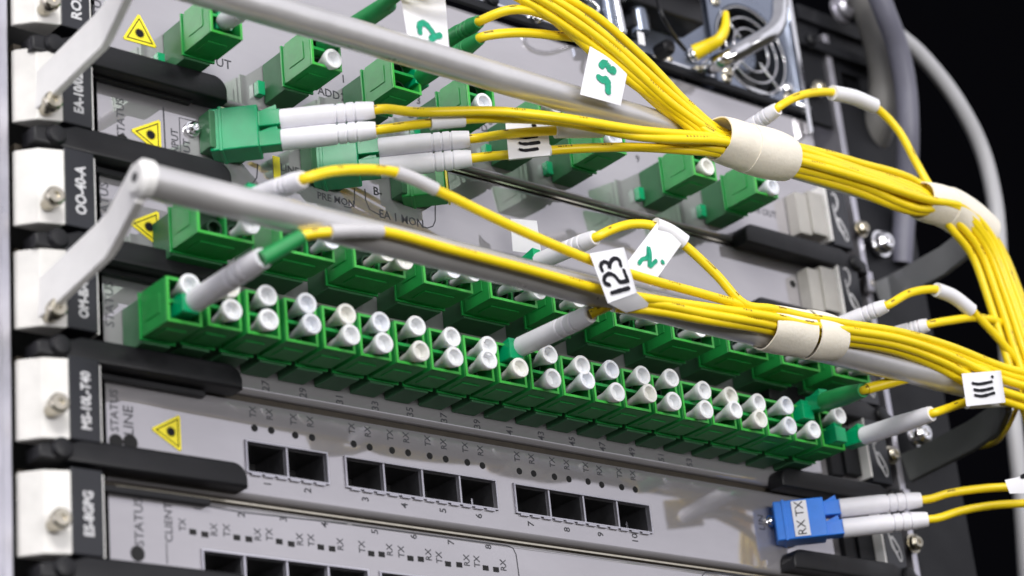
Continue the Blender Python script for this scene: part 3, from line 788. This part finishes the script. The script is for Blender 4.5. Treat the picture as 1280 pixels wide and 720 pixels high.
# --- paired plugs on the second card
def pair(card, px, py, m_, specs, boot_len=28.0, dv=6.4, sp=None):
    o, M = angled_adapter(card, px, py, m_)
    return o, M
def angled_cable(label, M, v, m_, pre, tailpts, group, blen=27.0, d0=14.0, cl=7.5):
    a = M @ P(0, v, d0+cl); b = M @ P(0, v, d0+cl+blen); e = M @ P(0, v, d0+cl+blen+3)
    pts = [M @ P(0, v, d0+cl+blen-2), e] + [at(*p) for p in pre] + tailpts
    t = cable(label, pts, group); connector(t, M, m_, 0, v, d0, d0+cl+.2); make_boot(t, a, b, M_boot, 3.15, 2.55); return t
ad1, MA = angled_adapter(cards[1], 258, 172, M_teal)
ad2, MB = angled_adapter(cards[1], 384, 207, M_teal)
angled_cable('yellow cable from the upper white boot of the left paired plug', MA, -3.1, M_teal, [(520, 140, 44), (620, 139, 55), (700, 147, 62), (800, 163, 66)], up_tail(.05, 4.5), G1)
t = angled_cable('yellow cable with a short white sleeve from the lower boot of the left pair', MA, 3.3, M_teal, [(535, 154, 43), (600, 148, 50), (700, 152, 58), (800, 171, 65)], up_tail(.35, 5.5), G1)
sleeve(t, at(538, 154, 43.5), at(580, 150, 47.8), 2.1)
t = angled_cable('yellow cable with a long white sleeve from the upper boot of the right pair', MB, -3.1, M_teal, [(640, 167, 46), (700, 163, 53), (760, 163, 58), (850, 179, 64)], up_tail(.75, 3), G1)
sleeve(t, at(694, 163.4, 52.4), at(752, 162.8, 57.4), 2.3)
t = angled_cable('yellow cable carrying the flag with three strokes, from the lower boot of the right pair', MB, 3.3, M_teal, [(640, 193, 42.5), (700, 187, 49.5), (790, 184, 58), (860, 188, 64)], up_tail(.92, 1.5), G1)
fo, sf = flag(t, [(631, 146), (684, 148), (688, 194), (636, 199)], [42.5, 47.2, 51.0, 45.6], bulge=.0)
strokes(fo, sf, [[(650, 171), (656, 172), (671, 170)], [(650, 179), (656, 180), (674, 178)], [(650, 187), (656, 188), (672, 186)], [(666, 157), (669, 157)]], 1.05, M_ink)
sleeve(t, at(636, 193.4, 42), at(688, 188, 48.2), 1.75)
# unplugged angled adapter with hazard shutter
ad3, MC = angled_adapter(cards[1], 496, 237, M_green, H=9.5, W=9, L=15)
bm = bm_new(); box(bm, -4.6, 4.6, -5.6, 4.9, 15.1, 15.8, M=MC, bev=.15); flush(bm); scale_bm(bm); obj('hazard_shutter', bm, M_sign, ad3)
bm = bm_new(); box(bm, -1.2, 1.2, -2, 2.0, 15.85, 15.95, M=MC); box(bm, -2.6, -1.7, -4.4, 3.4, 15.85, 15.95, M=MC); flush(bm); scale_bm(bm); obj('hazard_mark', bm, M_ink, ad3)
bm = bm_new(); box(bm, -4.65, -4.55, -2.4, 2.6, 9.5, 12.3, M=MC); flush(bm); scale_bm(bm); obj('pale_label', bm, M_green2, ad3)
# strands from cards further along, hidden at their start
mk('yellow fibre cable at the underside of the upper bundle', [(770, 186, 55), (830, 190, 60)], .95, -1, G1, up_tail) if False else None
# monitor cable
t = cable('yellow cable arching from a white boot into the second strap', [at(967, 140, 58), at(973, 134, 60), at(1002, 119, 62), at(1045, 116, 62), at(1090, 131, 62), at(1122, 162, 63), at(1146, 205, 64), at(1166, 238, 66), at(1205, 276, 66), at(1248, 322, 63), at(1272, 372, 62), at(1305, 440, 61)], G1)
make_boot(t, at(915, 175, 40), at(972, 136, 60), M_boot, 2.7, 2.2)
sleeve(t, at(1040, 116, 62), at(1093, 132.5, 62), 2.6, mid=at(1068, 122, 62))

# --- lower bundle
t = booted('yellow cable with a grey sleeve arching over the lower tube from a white boot', (318, 248, 40), (379, 224, 60), [(410, 215, 63), (445, 212, 65), (497, 216, 66), (545, 237, 67), (640, 283, 68), (738, 325, 68), (800, 346, 68), (880, 368, 67)], -.6, 3, G2, lo_tail, m_=M_boot, r0=2.9, r1=2.3)
sleeve(t, at(495, 215, 66), at(545, 237, 67), 1.8, M_slv, mid=at(521, 225, 66.5))
c123 = t
fo, sf = flag(c123, [(737, 317), (780, 309), (796, 366), (760, 379)], 70.5, bulge=.8)
strokes(fo, sf, [[(753, 338), (751, 331), (756, 327), (761, 330), (762, 335), (763, 328), (768, 323), (774, 325), (776, 332)],
                 [(762, 356), (756, 353), (756, 346), (762, 342), (769, 345), (775, 352), (785, 351)], [(785, 351), (780, 338)], [(765, 366), (786, 360)]], 1.25, M_ink)
fo2, sf2 = flag(c123, [(760, 379), (796, 366), (814, 382), (783, 391)], [70.2, 70.2, 66, 66], bulge=.3, name='flag_fold')
# boot in first adapter of the long row -> green sleeve -> yellow
a = at(238, 380, 25); b = at(329, 322, 57)
t = cable('yellow cable with a green sleeve rising from the white boot at the far left', [b, at(345, 313, 59), at(375, 296, 61), at(415, 290, 65), at(475, 289, 66), at(560, 311, 66), at(660, 337, 66), at(755, 363, 66), at(815, 374, 67), at(890, 385, 67)] + lo_tail(-.1, 4), G2)
make_boot(t, a, b, M_boot, 3.1, 2.8); sleeve(t, at(327, 324, 57.5), at(377, 296, 61), 2.1, M_gboot, 'green_sleeve'); sleeve(t, at(412, 290, 65), at(476, 289, 66), 1.9, M_slv, mid=at(444, 288.5, 65.6))
Mi = Matrix.Translation(Vector((rowD[0]+PL[0][0]+.1, 0, -(44.3+PL[1][1])))); connector(t, Matrix.Translation(P(rowD[0]+5.1, 41.2, 0)), M_teal, 0, 0, 17, 27.5)
# boot in tenth adapter
a = at(652, 433, 27); b = at(738, 393, 57)
t = cable('yellow cable from the white boot standing in the middle of the long row', [b, at(744, 390, 58), at(772, 379, 61), at(812, 379, 66), at(880, 392, 67)] + lo_tail(.5, 2.5), G2)
make_boot(t, a, b, M_boot, 3.0, 2.6); connector(t, Matrix.Translation(P(rowD[9]+5.1, 35.0, 0)), M_teal, 0, 0, 17, 27.0)
# cable with green 7 flag
t = booted('yellow cable bent over a tag with a green mark, dropping into the lower strap', (674, 327, 35), (744, 297, 58), [(765, 287, 61), (792, 280, 63), (822, 284, 65), (850, 302, 66), (895, 343, 67), (930, 380, 68)], -.9, 4, G2, lo_tail, m_=M_boot, r0=2.7, r1=2.3)
sleeve(t, at(818, 282, 65), at(855, 303, 66), 2.5, mid=at(838, 291, 65.4))
fo, sf = flag(t, [(824, 275), (856, 299), (814, 358), (776, 338)], [66.5, 67, 65, 63], bulge=.5)
strokes(fo, sf, [[(799, 329), (803, 324), (809, 322), (811, 309), (813, 320), (812, 333), (820, 326)], [(828, 327), (829, 328)]], 1.3, M_gink)
# blank flag and two more strands
mk('yellow cable emerging under the tag marked 123, along the lower tube', [(770, 385, 61), (812, 388, 65), (880, 400, 66)], .9, .5, G2, lo_tail)
fo_t = cable('thin yellow cable behind the blank white flag', [at(600, 300, 20), at(640, 306, 24), at(690, 305, 30), at(720, 300, 34)], None, r=1.3) if False else None
# right hand plugs
t = booted('yellow cable from the upper white boot right of the lower strap', (1040, 410, 40), (1108, 382, 58), [(1138, 366, 61), (1172, 362, 63), (1196, 372, 63), (1236, 410, 63), (1292, 476, 62)], 0, 0, None, None, m_=M_boot, r0=2.7, r1=2.2)
sleeve(t, at(1170, 362, 63), at(1214, 388, 63), 2.4, mid=at(1192, 371, 63))
booted('yellow cable from the short white boot above the grey tube end', (1105, 422, 44), (1160, 406, 58), [(1186, 401, 60), (1222, 397, 62), (1256, 406, 62), (1298, 436, 62)], 0, 0, None, None, m_=M_boot, r0=2.6, r1=2.2)
t = booted('yellow cable from the green boot at the right end of the long row', (1031, 502, 32), (1079, 488, 52), [(1110, 478, 56), (1160, 464, 62), (1205, 458, 67), (1250, 468, 67), (1300, 494, 66)], 0, 0, None, None, m_=M_gboot, r0=3.1, r1=2.4, ribs=False)
connector(t, Matrix.Translation(P(rowD[19]+5.1, 35.0, 0)), M_teal, 0, 0, 17, 27.0)
sleeve(t, at(1084, 486, 53.5), at(1166, 463, 62.6), 1.75, M_yel, 'outer_jacket', mid=at(1130, 473.5, 59))
t = booted('yellow cable wearing the flag with three strokes near the right edge', (1080, 545, 30), (1165, 517, 58), [(1186, 510, 60), (1208, 503, 62), (1255, 501, 64), (1300, 512, 66)], 0, 0, None, None, m_=M_boot, r0=3.0, r1=2.6, ribs=False)
connector(t, Matrix.Translation(P(rowD[20]+5.1, 41.2, 0)), M_teal, 0, 0, 17, 28.0)
fo, sf = flag(t, [(1202, 467), (1251, 463), (1257, 503), (1208, 508)], [70, 71, 70.5, 69.5], bulge=.2)
strokes(fo, sf, [[(1216, 479), (1224, 480), (1240, 477)], [(1218, 487), (1226, 488), (1241, 485)], [(1219, 494), (1228, 495), (1243, 491)], [(1240, 471), (1241, 471)]], 1.0, M_ink)
sleeve(t, at(1208, 503.5, 62.5), at(1256, 501, 64.5), 2.0)
cable('thin orange cable curling down below the grey strap arm at the right edge', [at(1284, 488, 58), at(1272, 508, 57), at(1262, 530, 54), at(1250, 548, 42), at(1236, 556, 24), at(1215, 560, 4)], None, r=.8)
# blue pair
adb, MD = angled_adapter(cards[4], 962, 657, M_blue, H=13.2, W=9.2, L=18.0)
bm = bm_new(); box(bm, -5.0, -4.85, -6.0, 6.0, 7.4, 12.4, M=MD); flush(bm); scale_bm(bm); lb = obj('paper_label', bm, M_tag, adb)
def text_on(s, M, x, v, d, size, parent, m_):
    cu = bpy.data.curves.new('t', 'FONT'); cu.body = s; cu.size = size; cu.align_x = 'CENTER'; cu.align_y = 'CENTER'; cu.resolution_u = 2
    t0 = bpy.data.objects.new('t', cu); C.objects.link(t0); bpy.context.view_layer.update(); me = bpy.data.meshes.new_from_object(t0); bpy.data.objects.remove(t0, do_unlink=True)
    for vtx in me.vertices:
        a, b = vtx.co.x, vtx.co.y
        # reading upwards on the face that looks along local -x : text right = up, text up = towards the card
        vtx.co = (M @ P(x, v - a, d - b))*S
    me.materials.clear(); me.materials.append(m_); return obj('printed_word', me, None, parent)
text_on('RX TX', MD, -5.06, 0, 9.9, 4.0, lb, M_ink)
angled_cable('yellow cable from the upper white boot of the blue plug', MD, -3.3, M_blue, [(1185, 617, 40), (1225, 611, 47), (1262, 609, 54), (1300, 612, 60)], [], 'yellow cables of the blue plug', blen=27, d0=17.5, cl=6)
t = angled_cable('yellow cable from the lower white boot of the blue plug', MD, 3.5, M_blue, [(1200, 639, 41), (1240, 632, 48), (1300, 628, 58)], [], 'yellow cables of the blue plug', blen=28, d0=17.5, cl=6)
t = thing('cable_flag', 'white flag with a black edge mark at the right edge above the blue plug cables', 'cable flag', (0,0,0))
fo, sf = flag(t, [(1256, 600), (1300, 590), (1304, 616), (1262, 617)], 65.5, bulge=.4)
strokes(fo, sf, [[(1277, 596), (1284, 594)]], 1.5, M_ink)
t = thing('cable_flag', 'blank white flag standing behind the cables left of the tag marked 123', 'cable flag', (0,0,0))
flag(t, [(638, 273), (671, 276), (677, 318), (641, 314)], [8, 12, 12, 8], bulge=.3)

# ---------------------------------------------------------------- straps round the bundles
def strap(label, cpts, rads, wrapname='strap_band', gap=None, squash=.8):
    t = thing('cable_strap', label, 'cable strap', (0,0,0), 'cream straps round the yellow bundles')
    path = spline([at(*p) for p in cpts], 24)
    def band(i0, i1, name, dr=0):
        bm = bm_new(); sub = path[i0:i1+1]; n = 28; rings = []
        for w in (0, 1):
            for idx, p in enumerate(sub if w == 0 else sub[::-1]):
                j = path.index(p); T = (path[min(j+1, len(path)-1)]-path[max(j-1, 0)]).normalized()
                dn = Vector((0,0,-1)); u = (dn - T*dn.dot(T)).normalized(); v = T.cross(u).normalized()
                f = j/(len(path)-1); r = (rads[0]*(1-f)+rads[1]*f)*(1-.09*abs(2*f-1)**3 + .015*math.sin(9*f+1)) + dr - (.45 if w else 0)
                rings.append([bm.verts.new(p + (u*math.cos(2*math.pi*k/n)*r*(1+.035*math.sin(2*math.pi*k/n*3+4*f)+.02*math.sin(2*math.pi*k/n*5+1)) + v*math.sin(2*math.pi*k/n)*r*squash)) for k in range(n)])
        for A, B in zip(rings, rings[1:]+rings[:1]):
            for k in range(n): bm.faces.new((A[k], A[(k+1)%n], B[(k+1)%n], B[k]))
        flush(bm, True); scale_bm(bm); o = obj(name, bm, M_tie, t); auto(o, .9); return o
    N = len(path)-1
    if not gap:
        band(int(N*.42), N, 'strap_overlap', .32)
    if gap: band(0, int(N*gap)-1, wrapname); band(int(N*gap)+1, N, wrapname, .25)
    else: band(0, N, wrapname)
    return t
s1 = strap('cream strap round the upper bundle in the middle, beside the upper tube end', [(896, 172, 66.5), (938, 187, 66.5), (982, 199, 66.5)], (7.5, 7.6), squash=1.0)
s2 = strap('cream strap round the upper bundle where it bends down at the right', [(1150, 250, 64), (1188, 262, 64), (1232, 292, 63.5)], (7.0, 6.8), squash=1.0)
s3 = strap('cream split strap round the lower bundle and the grey tube', [(952, 408, 63), (1000, 417, 63), (1042, 424, 63)], (7.5, 7.3), gap=.55, squash=1.0)
bm = bm_new()
cs = [at(1020, 430, 58), at(1044, 432, 59), at(1050, 446, 57), at(1028, 441, 57)]
A = [bm.verts.new(c) for c in cs]; B = [bm.verts.new(c+Vector((0, .5, 0))) for c in cs]; bm.faces.new(A); bm.faces.new(B[::-1])
for k in range(4): bm.faces.new((A[k], A[(k+1)%4], B[(k+1)%4], B[k]))
flush(bm); scale_bm(bm); obj('strap_tail', bm, M_tie, s3)
mesh_box('strap_buckle', 0, 0, 0, 0, 0, 0) if False else None

# ---------------------------------------------------------------- cable guard tubes
def guard(label, left, right, armL, armR, r=4.35, mR=None):
    t = thing('cable_guard', label, 'cable guard', (0,0,0), 'grey tubes in front of the cards')
    a, b = at(*left), at(*right); ax = (b-a).normalized()
    mesh_tube('guard_tube', [a, a.lerp(b, .25), a.lerp(b, .5), a.lerp(b, .75), b], r, M_bar, t, sub=4, n=28)
    def arm(pts, m_, wv, th, name='guard_arm'):
        path = [Vector(p) for p in pts]; bm = bm_new(); rings = []
        for i, p in enumerate(path):
            T = (path[min(i+1, len(path)-1)]-path[max(i-1, 0)]).normalized(); up = Vector((0,0,1)); sd = T.cross(up).normalized(); u2 = sd.cross(T).normalized()
            rings.append([bm.verts.new(p+sd*x*th/2+u2*y*wv/2) for x, y in ((-1,-1),(1,-1),(1,1),(-1,1))])
        for A, B in zip(rings, rings[1:]):
            for k in range(4): bm.faces.new((A[k], A[(k+1)%4], B[(k+1)%4], B[k]))
        bm.faces.new(rings[0][::-1]); bm.faces.new(rings[-1]); bmesh.ops.recalc_face_normals(bm, faces=bm.faces)
        es = [e for e in bm.edges if len(e.link_faces) == 2 and e.calc_face_angle(0) > .8]
        bmesh.ops.bevel(bm, geom=es, offset=.25, segments=2, affect='EDGES'); flush(bm, True); scale_bm(bm); o = obj(name, bm, m_, t); auto(o, .6); return o
    arm(armL, M_white, 11.3, 2.2); arm(armR, mR or M_white, 10.5, 2.2)
    n = mesh_lathe('end_screw', [(-1.5, 0), (-1.5, 5.0), (.8, 5.0), (2.2, 3.6), (2.2, 1.4), (1.2, 1.2), (1.2, 0)], a, -ax, M_white, t, 22)
    mesh_lathe('screw_recess', [(2.25, 0), (2.25, 1.3), (1.0, 1.1), (1.0, 0)], a, -ax, M_dgrey, t, 12)
    return t
guard('grey tube across the picture in front of the wide adapters, with bent white arm', (178, 224, 60), (1262, 494, 60),
      [at(44, 377, 3), at(56, 371, 6), at(132, 300, 33), at(141, 289, 36.5), at(173, 229, 58)], [at(1258, 497, 59), at(1246, 524, 46), at(1215, 545, 32), at(1150, 578, 6), at(1132, 586, 1)], mR=M_armd)
guard('upper grey tube crossing the top card, its arm cut by the frame', (168, -38, 60), (1206, 270, 60),
      [at(40, 119, 3), at(52, 112, 6), at(126, 40, 33), at(135, 28, 36.5), at(165, -36, 58)], [at(1212, 276, 59), at(1208, 304, 47), at(1180, 326, 34), at(1115, 362, 5), at(1098, 370, 0)], mR=M_armg)

# ---------------------------------------------------------------- fan unit above the cards
fan = thing('fan_module', 'zinc fan unit with round chrome grille at the top right', 'fan unit', (0,0,0))
bm = bm_new(); plate_bm(bm, -30, 156, -160, -98.6, [(108.0, 146.0, -137.5, -99.8), (33, 47, -150, -104)], .5, 8)
flush(bm); scale_bm(bm); obj('front_panel', bm, M_steelb, fan)
mesh_box('lower_lip', -30, 156, -100.6, -98.2, .6, 2.4, mat=M_dgrey, parent=fan, bev=.2)
mesh_box('lip_trim', -30, 156, -102.8, -101.8, .6, 1.5, mat=M_chrome, parent=fan, bev=.1)
mesh_box('rear_panel', 100, 150, -142, -97, -9, -7.6, mat=M_dark, parent=fan)
mesh_box('rear_panel', 30, 50, -153, -100, -9, -7.6, mat=M_dark, parent=fan)
fc = P(127, -118.5, 0)
for r_ in (17.6, 13.2, 8.8):
    ring = [fc + Vector((math.cos(2*math.pi*k/40)*r_, -1.8, math.sin(2*math.pi*k/40)*r_)) for k in range(41)]
    mesh_tube('grille_ring', ring, .45, M_chrome, fan, n=8, smooth_path=False)
for k in range(4):
    a = math.pi/4 + k*math.pi/2; d = Vector((math.cos(a), 0, math.sin(a)))
    mesh_tube('grille_spoke', [fc + d*6 + Vector((0,-1.2,0)), fc + d*14 + Vector((0,-1.2,0)), fc + d*21.5 + Vector((0,-.9,0))], .65, M_chrome, fan, n=8)
    bolt(fc + d*22.5 + Vector((0, -.6, 0)), 2.4, 2.6, M_brass, fan, name='grille_screw')
mesh_lathe('fan_hub', [(0, 0), (0, 7.0), (3.0, 7.0), (3.6, 6.2), (3.6, 0)], fc + Vector((0, 5.5, 0)), Vector((0,-1,0)), M_steelb, fan, 28)
for k in range(7):
    bm = bm_new(); a0 = k*2*math.pi/7; q = []
    for rr_, da, yy in ((7, 0, 5.0), (17, .25, 6.5), (17, .75, 3.0), (7, .55, 2.8)):
        a = a0+da; q.append(bm.verts.new(fc + Vector((math.cos(a)*rr_, yy, math.sin(a)*rr_))))
    f = bm.faces.new(q); ext = bmesh.ops.extrude_face_region(bm, geom=[f])
    for v in [g for g in ext['geom'] if isinstance(g, bmesh.types.BMVert)]: v.co.y += .5
    flush(bm); scale_bm(bm); obj('fan_blade', bm, M_dgrey, fan)
# square housing ring
bm = bm_new(); inn = []; out = []
for k in range(48):
    a = 2*math.pi*k/48; ca, sa = math.cos(a), math.sin(a); q = 20.6/max(abs(ca), abs(sa))
    inn.append((127+ca*18.6, -118.5+sa*18.6)); out.append((127+ca*q, -118.5+sa*min(q, q)))
for k in range(48):
    j = (k+1) % 48
    f0 = [bm.verts.new(P(x, min(v, -99.2), d)) for (x, v), d in ((inn[k], 2.2), (inn[j], 2.2), (out[j], 2.2), (out[k], 2.2))]; bm.faces.new(f0)
    f1 = [bm.verts.new(P(x, min(v, -99.2), d)) for (x, v), d in ((inn[k], 2.2), (inn[j], 2.2), (inn[j], -5), (inn[k], -5))]; bm.faces.new(f1)
    f1 = [bm.verts.new(P(x, min(v, -99.2), d)) for (x, v), d in ((out[k], 2.2), (out[j], 2.2), (out[j], .6), (out[k], .6))]; bm.faces.new(f1)
bmesh.ops.remove_doubles(bm, verts=bm.verts, dist=1e-3)
flush(bm); scale_bm(bm); obj('fan_bezel', bm, M_steelb, fan)
mesh_box('bezel_edge', 150.4, 152.6, -160, -90, .6, 3.5, mat=M_chrome, parent=fan, bev=.3)
mesh_box('side_column', 152.8, 169, -143, -97.8, -2, .2, mat=M_dgrey, parent=fan)
for px, py, r_, m_ in ((666, 24, 2.7, M_chrome), (866, 70, 2.2, M_chrome), (905, 93, 2.6, M_brass), (612, 2, 2.4, M_dgrey), (981, 113, 2.4, M_chrome)):
    bolt(at(px, py, .8), r_, r_*1.2, m_, fan, name='panel_screw')
hd = mesh_tube('carry_handle', [at(884, 84, 2), at(900, 77, 12), at(935, 58, 18), at(962, 42, 22), at(972, 28, 22), at(974, 8, 20), at(976, -20, 16)], 3.2, M_chrome, fan, n=16)
for px, w_, m_ in ((756, 2.4, M_steelb), (768, 1.9, M_chrome), (792, 3.4, M_steelb)):
    a = at(px, -8, 8); b = at(px+9, 42, 8)
    mesh_tube('guide_rod', [a, a.lerp(b, .5), b], w_, m_, fan, n=14)
mesh_tube('wire_clip', [at(722, -6, 6), at(742, 4, 7), at(748, 12, 7), at(738, 20, 6)], .8, M_chrome, fan, n=8)
pw = thing('power_plug', 'black block plug with a yellow lever left of the fan grille', 'power plug', (0,0,0))
p0 = at(845, 60, 1)
mesh_box('plug_housing', 55.5, 92, -158, -113.5, 1, 13, mat=M_black, parent=pw, bev=1.0)
mesh_box('grey_cover', 72, 100, -160, -128.5, 13.4, 20, mat=M_dgrey, parent=pw, bev=.8)
a_ = at(798, 38, 14); b_ = at(815, 62, 14); mesh_box('white_sticker', a_.x, b_.x-2.5, -a_.z, -b_.z-1, 13.2, 13.6, mat=M_tag, parent=pw)
mesh_lathe('strain_foot', [(0, 0), (0, 3.0), (5, 2.8), (6, 2), (6, 0)], at(824, 66, 4), Vector((0,-1,0)), M_black, pw)
mesh_box('foot_web', 60, 68, -113.3, -106, .9, 10, mat=M_black, parent=pw, bev=.8)
mesh_tube('yellow_lever', [at(868, 66, 10), at(884, 58, 14), at(898, 50, 18), at(906, 36, 20), at(907, 16, 20)], lambda t: 2.9-1.7*t, M_yel, pw, n=12)

# extra hardware in the fan unit
mesh_box('dark_recess', 34, 47, -149, -105, -6, -5, mat=M_dark, parent=fan)
for k, (x0, v0) in enumerate(((36, -146), (36, -132), (36, -118))):
    mesh_box('relay_block', x0, x0+9, v0, v0+10, -5, 1.5+k, mat=M_black, parent=fan, bev=.6)
mesh_tube('loose_wire', [at(700, -10, 8), at(716, 10, 12), at(730, 30, 10), at(735, 44, 3)], .9, M_chrome, fan, n=8)
mesh_tube('loose_wire', [at(820, -10, 16), at(828, 20, 20), at(842, 44, 14), at(856, 62, 4)], .8, M_black, fan, n=8)
mesh_box('hinge_plate', 70, 99, -128.2, -126.6, 13, 22, mat=M_dgrey, parent=pw, bev=.3)
for x in (58, 84, 98): bolt(P(x, -103.4, .7), 1.3, 1.3, M_brass, fan, name='rivet')
mesh_box('bracket_rail', 152.8, 200, -133, -128.5, .4, 3.2, mat=M_dgrey, parent=rr, bev=.3)
# ---------------------------------------------------------------- thick cables at the right
def fat(label, pts, r, m_):
    o = mesh_tube('thick_cable', [at(*p) for p in pts], r, m_, None, sub=10, n=20); tag(o, label, 'thick cable', 'thick grey cables beside the rack'); return o
fat('broad brownish grey cable hanging right of the fan unit', [(1062, -34, 14), (1084, 8, 14), (1100, 55, 12), (1107, 105, 8), (1100, 150, 2), (1084, 196, -10), (1062, 240, -30)], 6.4, M_gcab)
fat('slate blue cable hanging beside the brownish one', [(1086, -34, 30), (1106, 15, 28), (1122, 60, 24), (1132, 110, 20), (1135, 165, 16), (1133, 230, 8), (1126, 330, 0)], 4.2, M_bcab)
fat('light grey cable arching down along the right edge', [(1066, -34, 16), (1092, 10, 15), (1116, 38, 14), (1150, 68, 14), (1192, 120, 14), (1226, 184, 12), (1243, 250, 10), (1250, 330, 8), (1257, 420, 6), (1266, 520, 4), (1276, 620, 2), (1284, 740, 0)], 3.1, M_lcab)
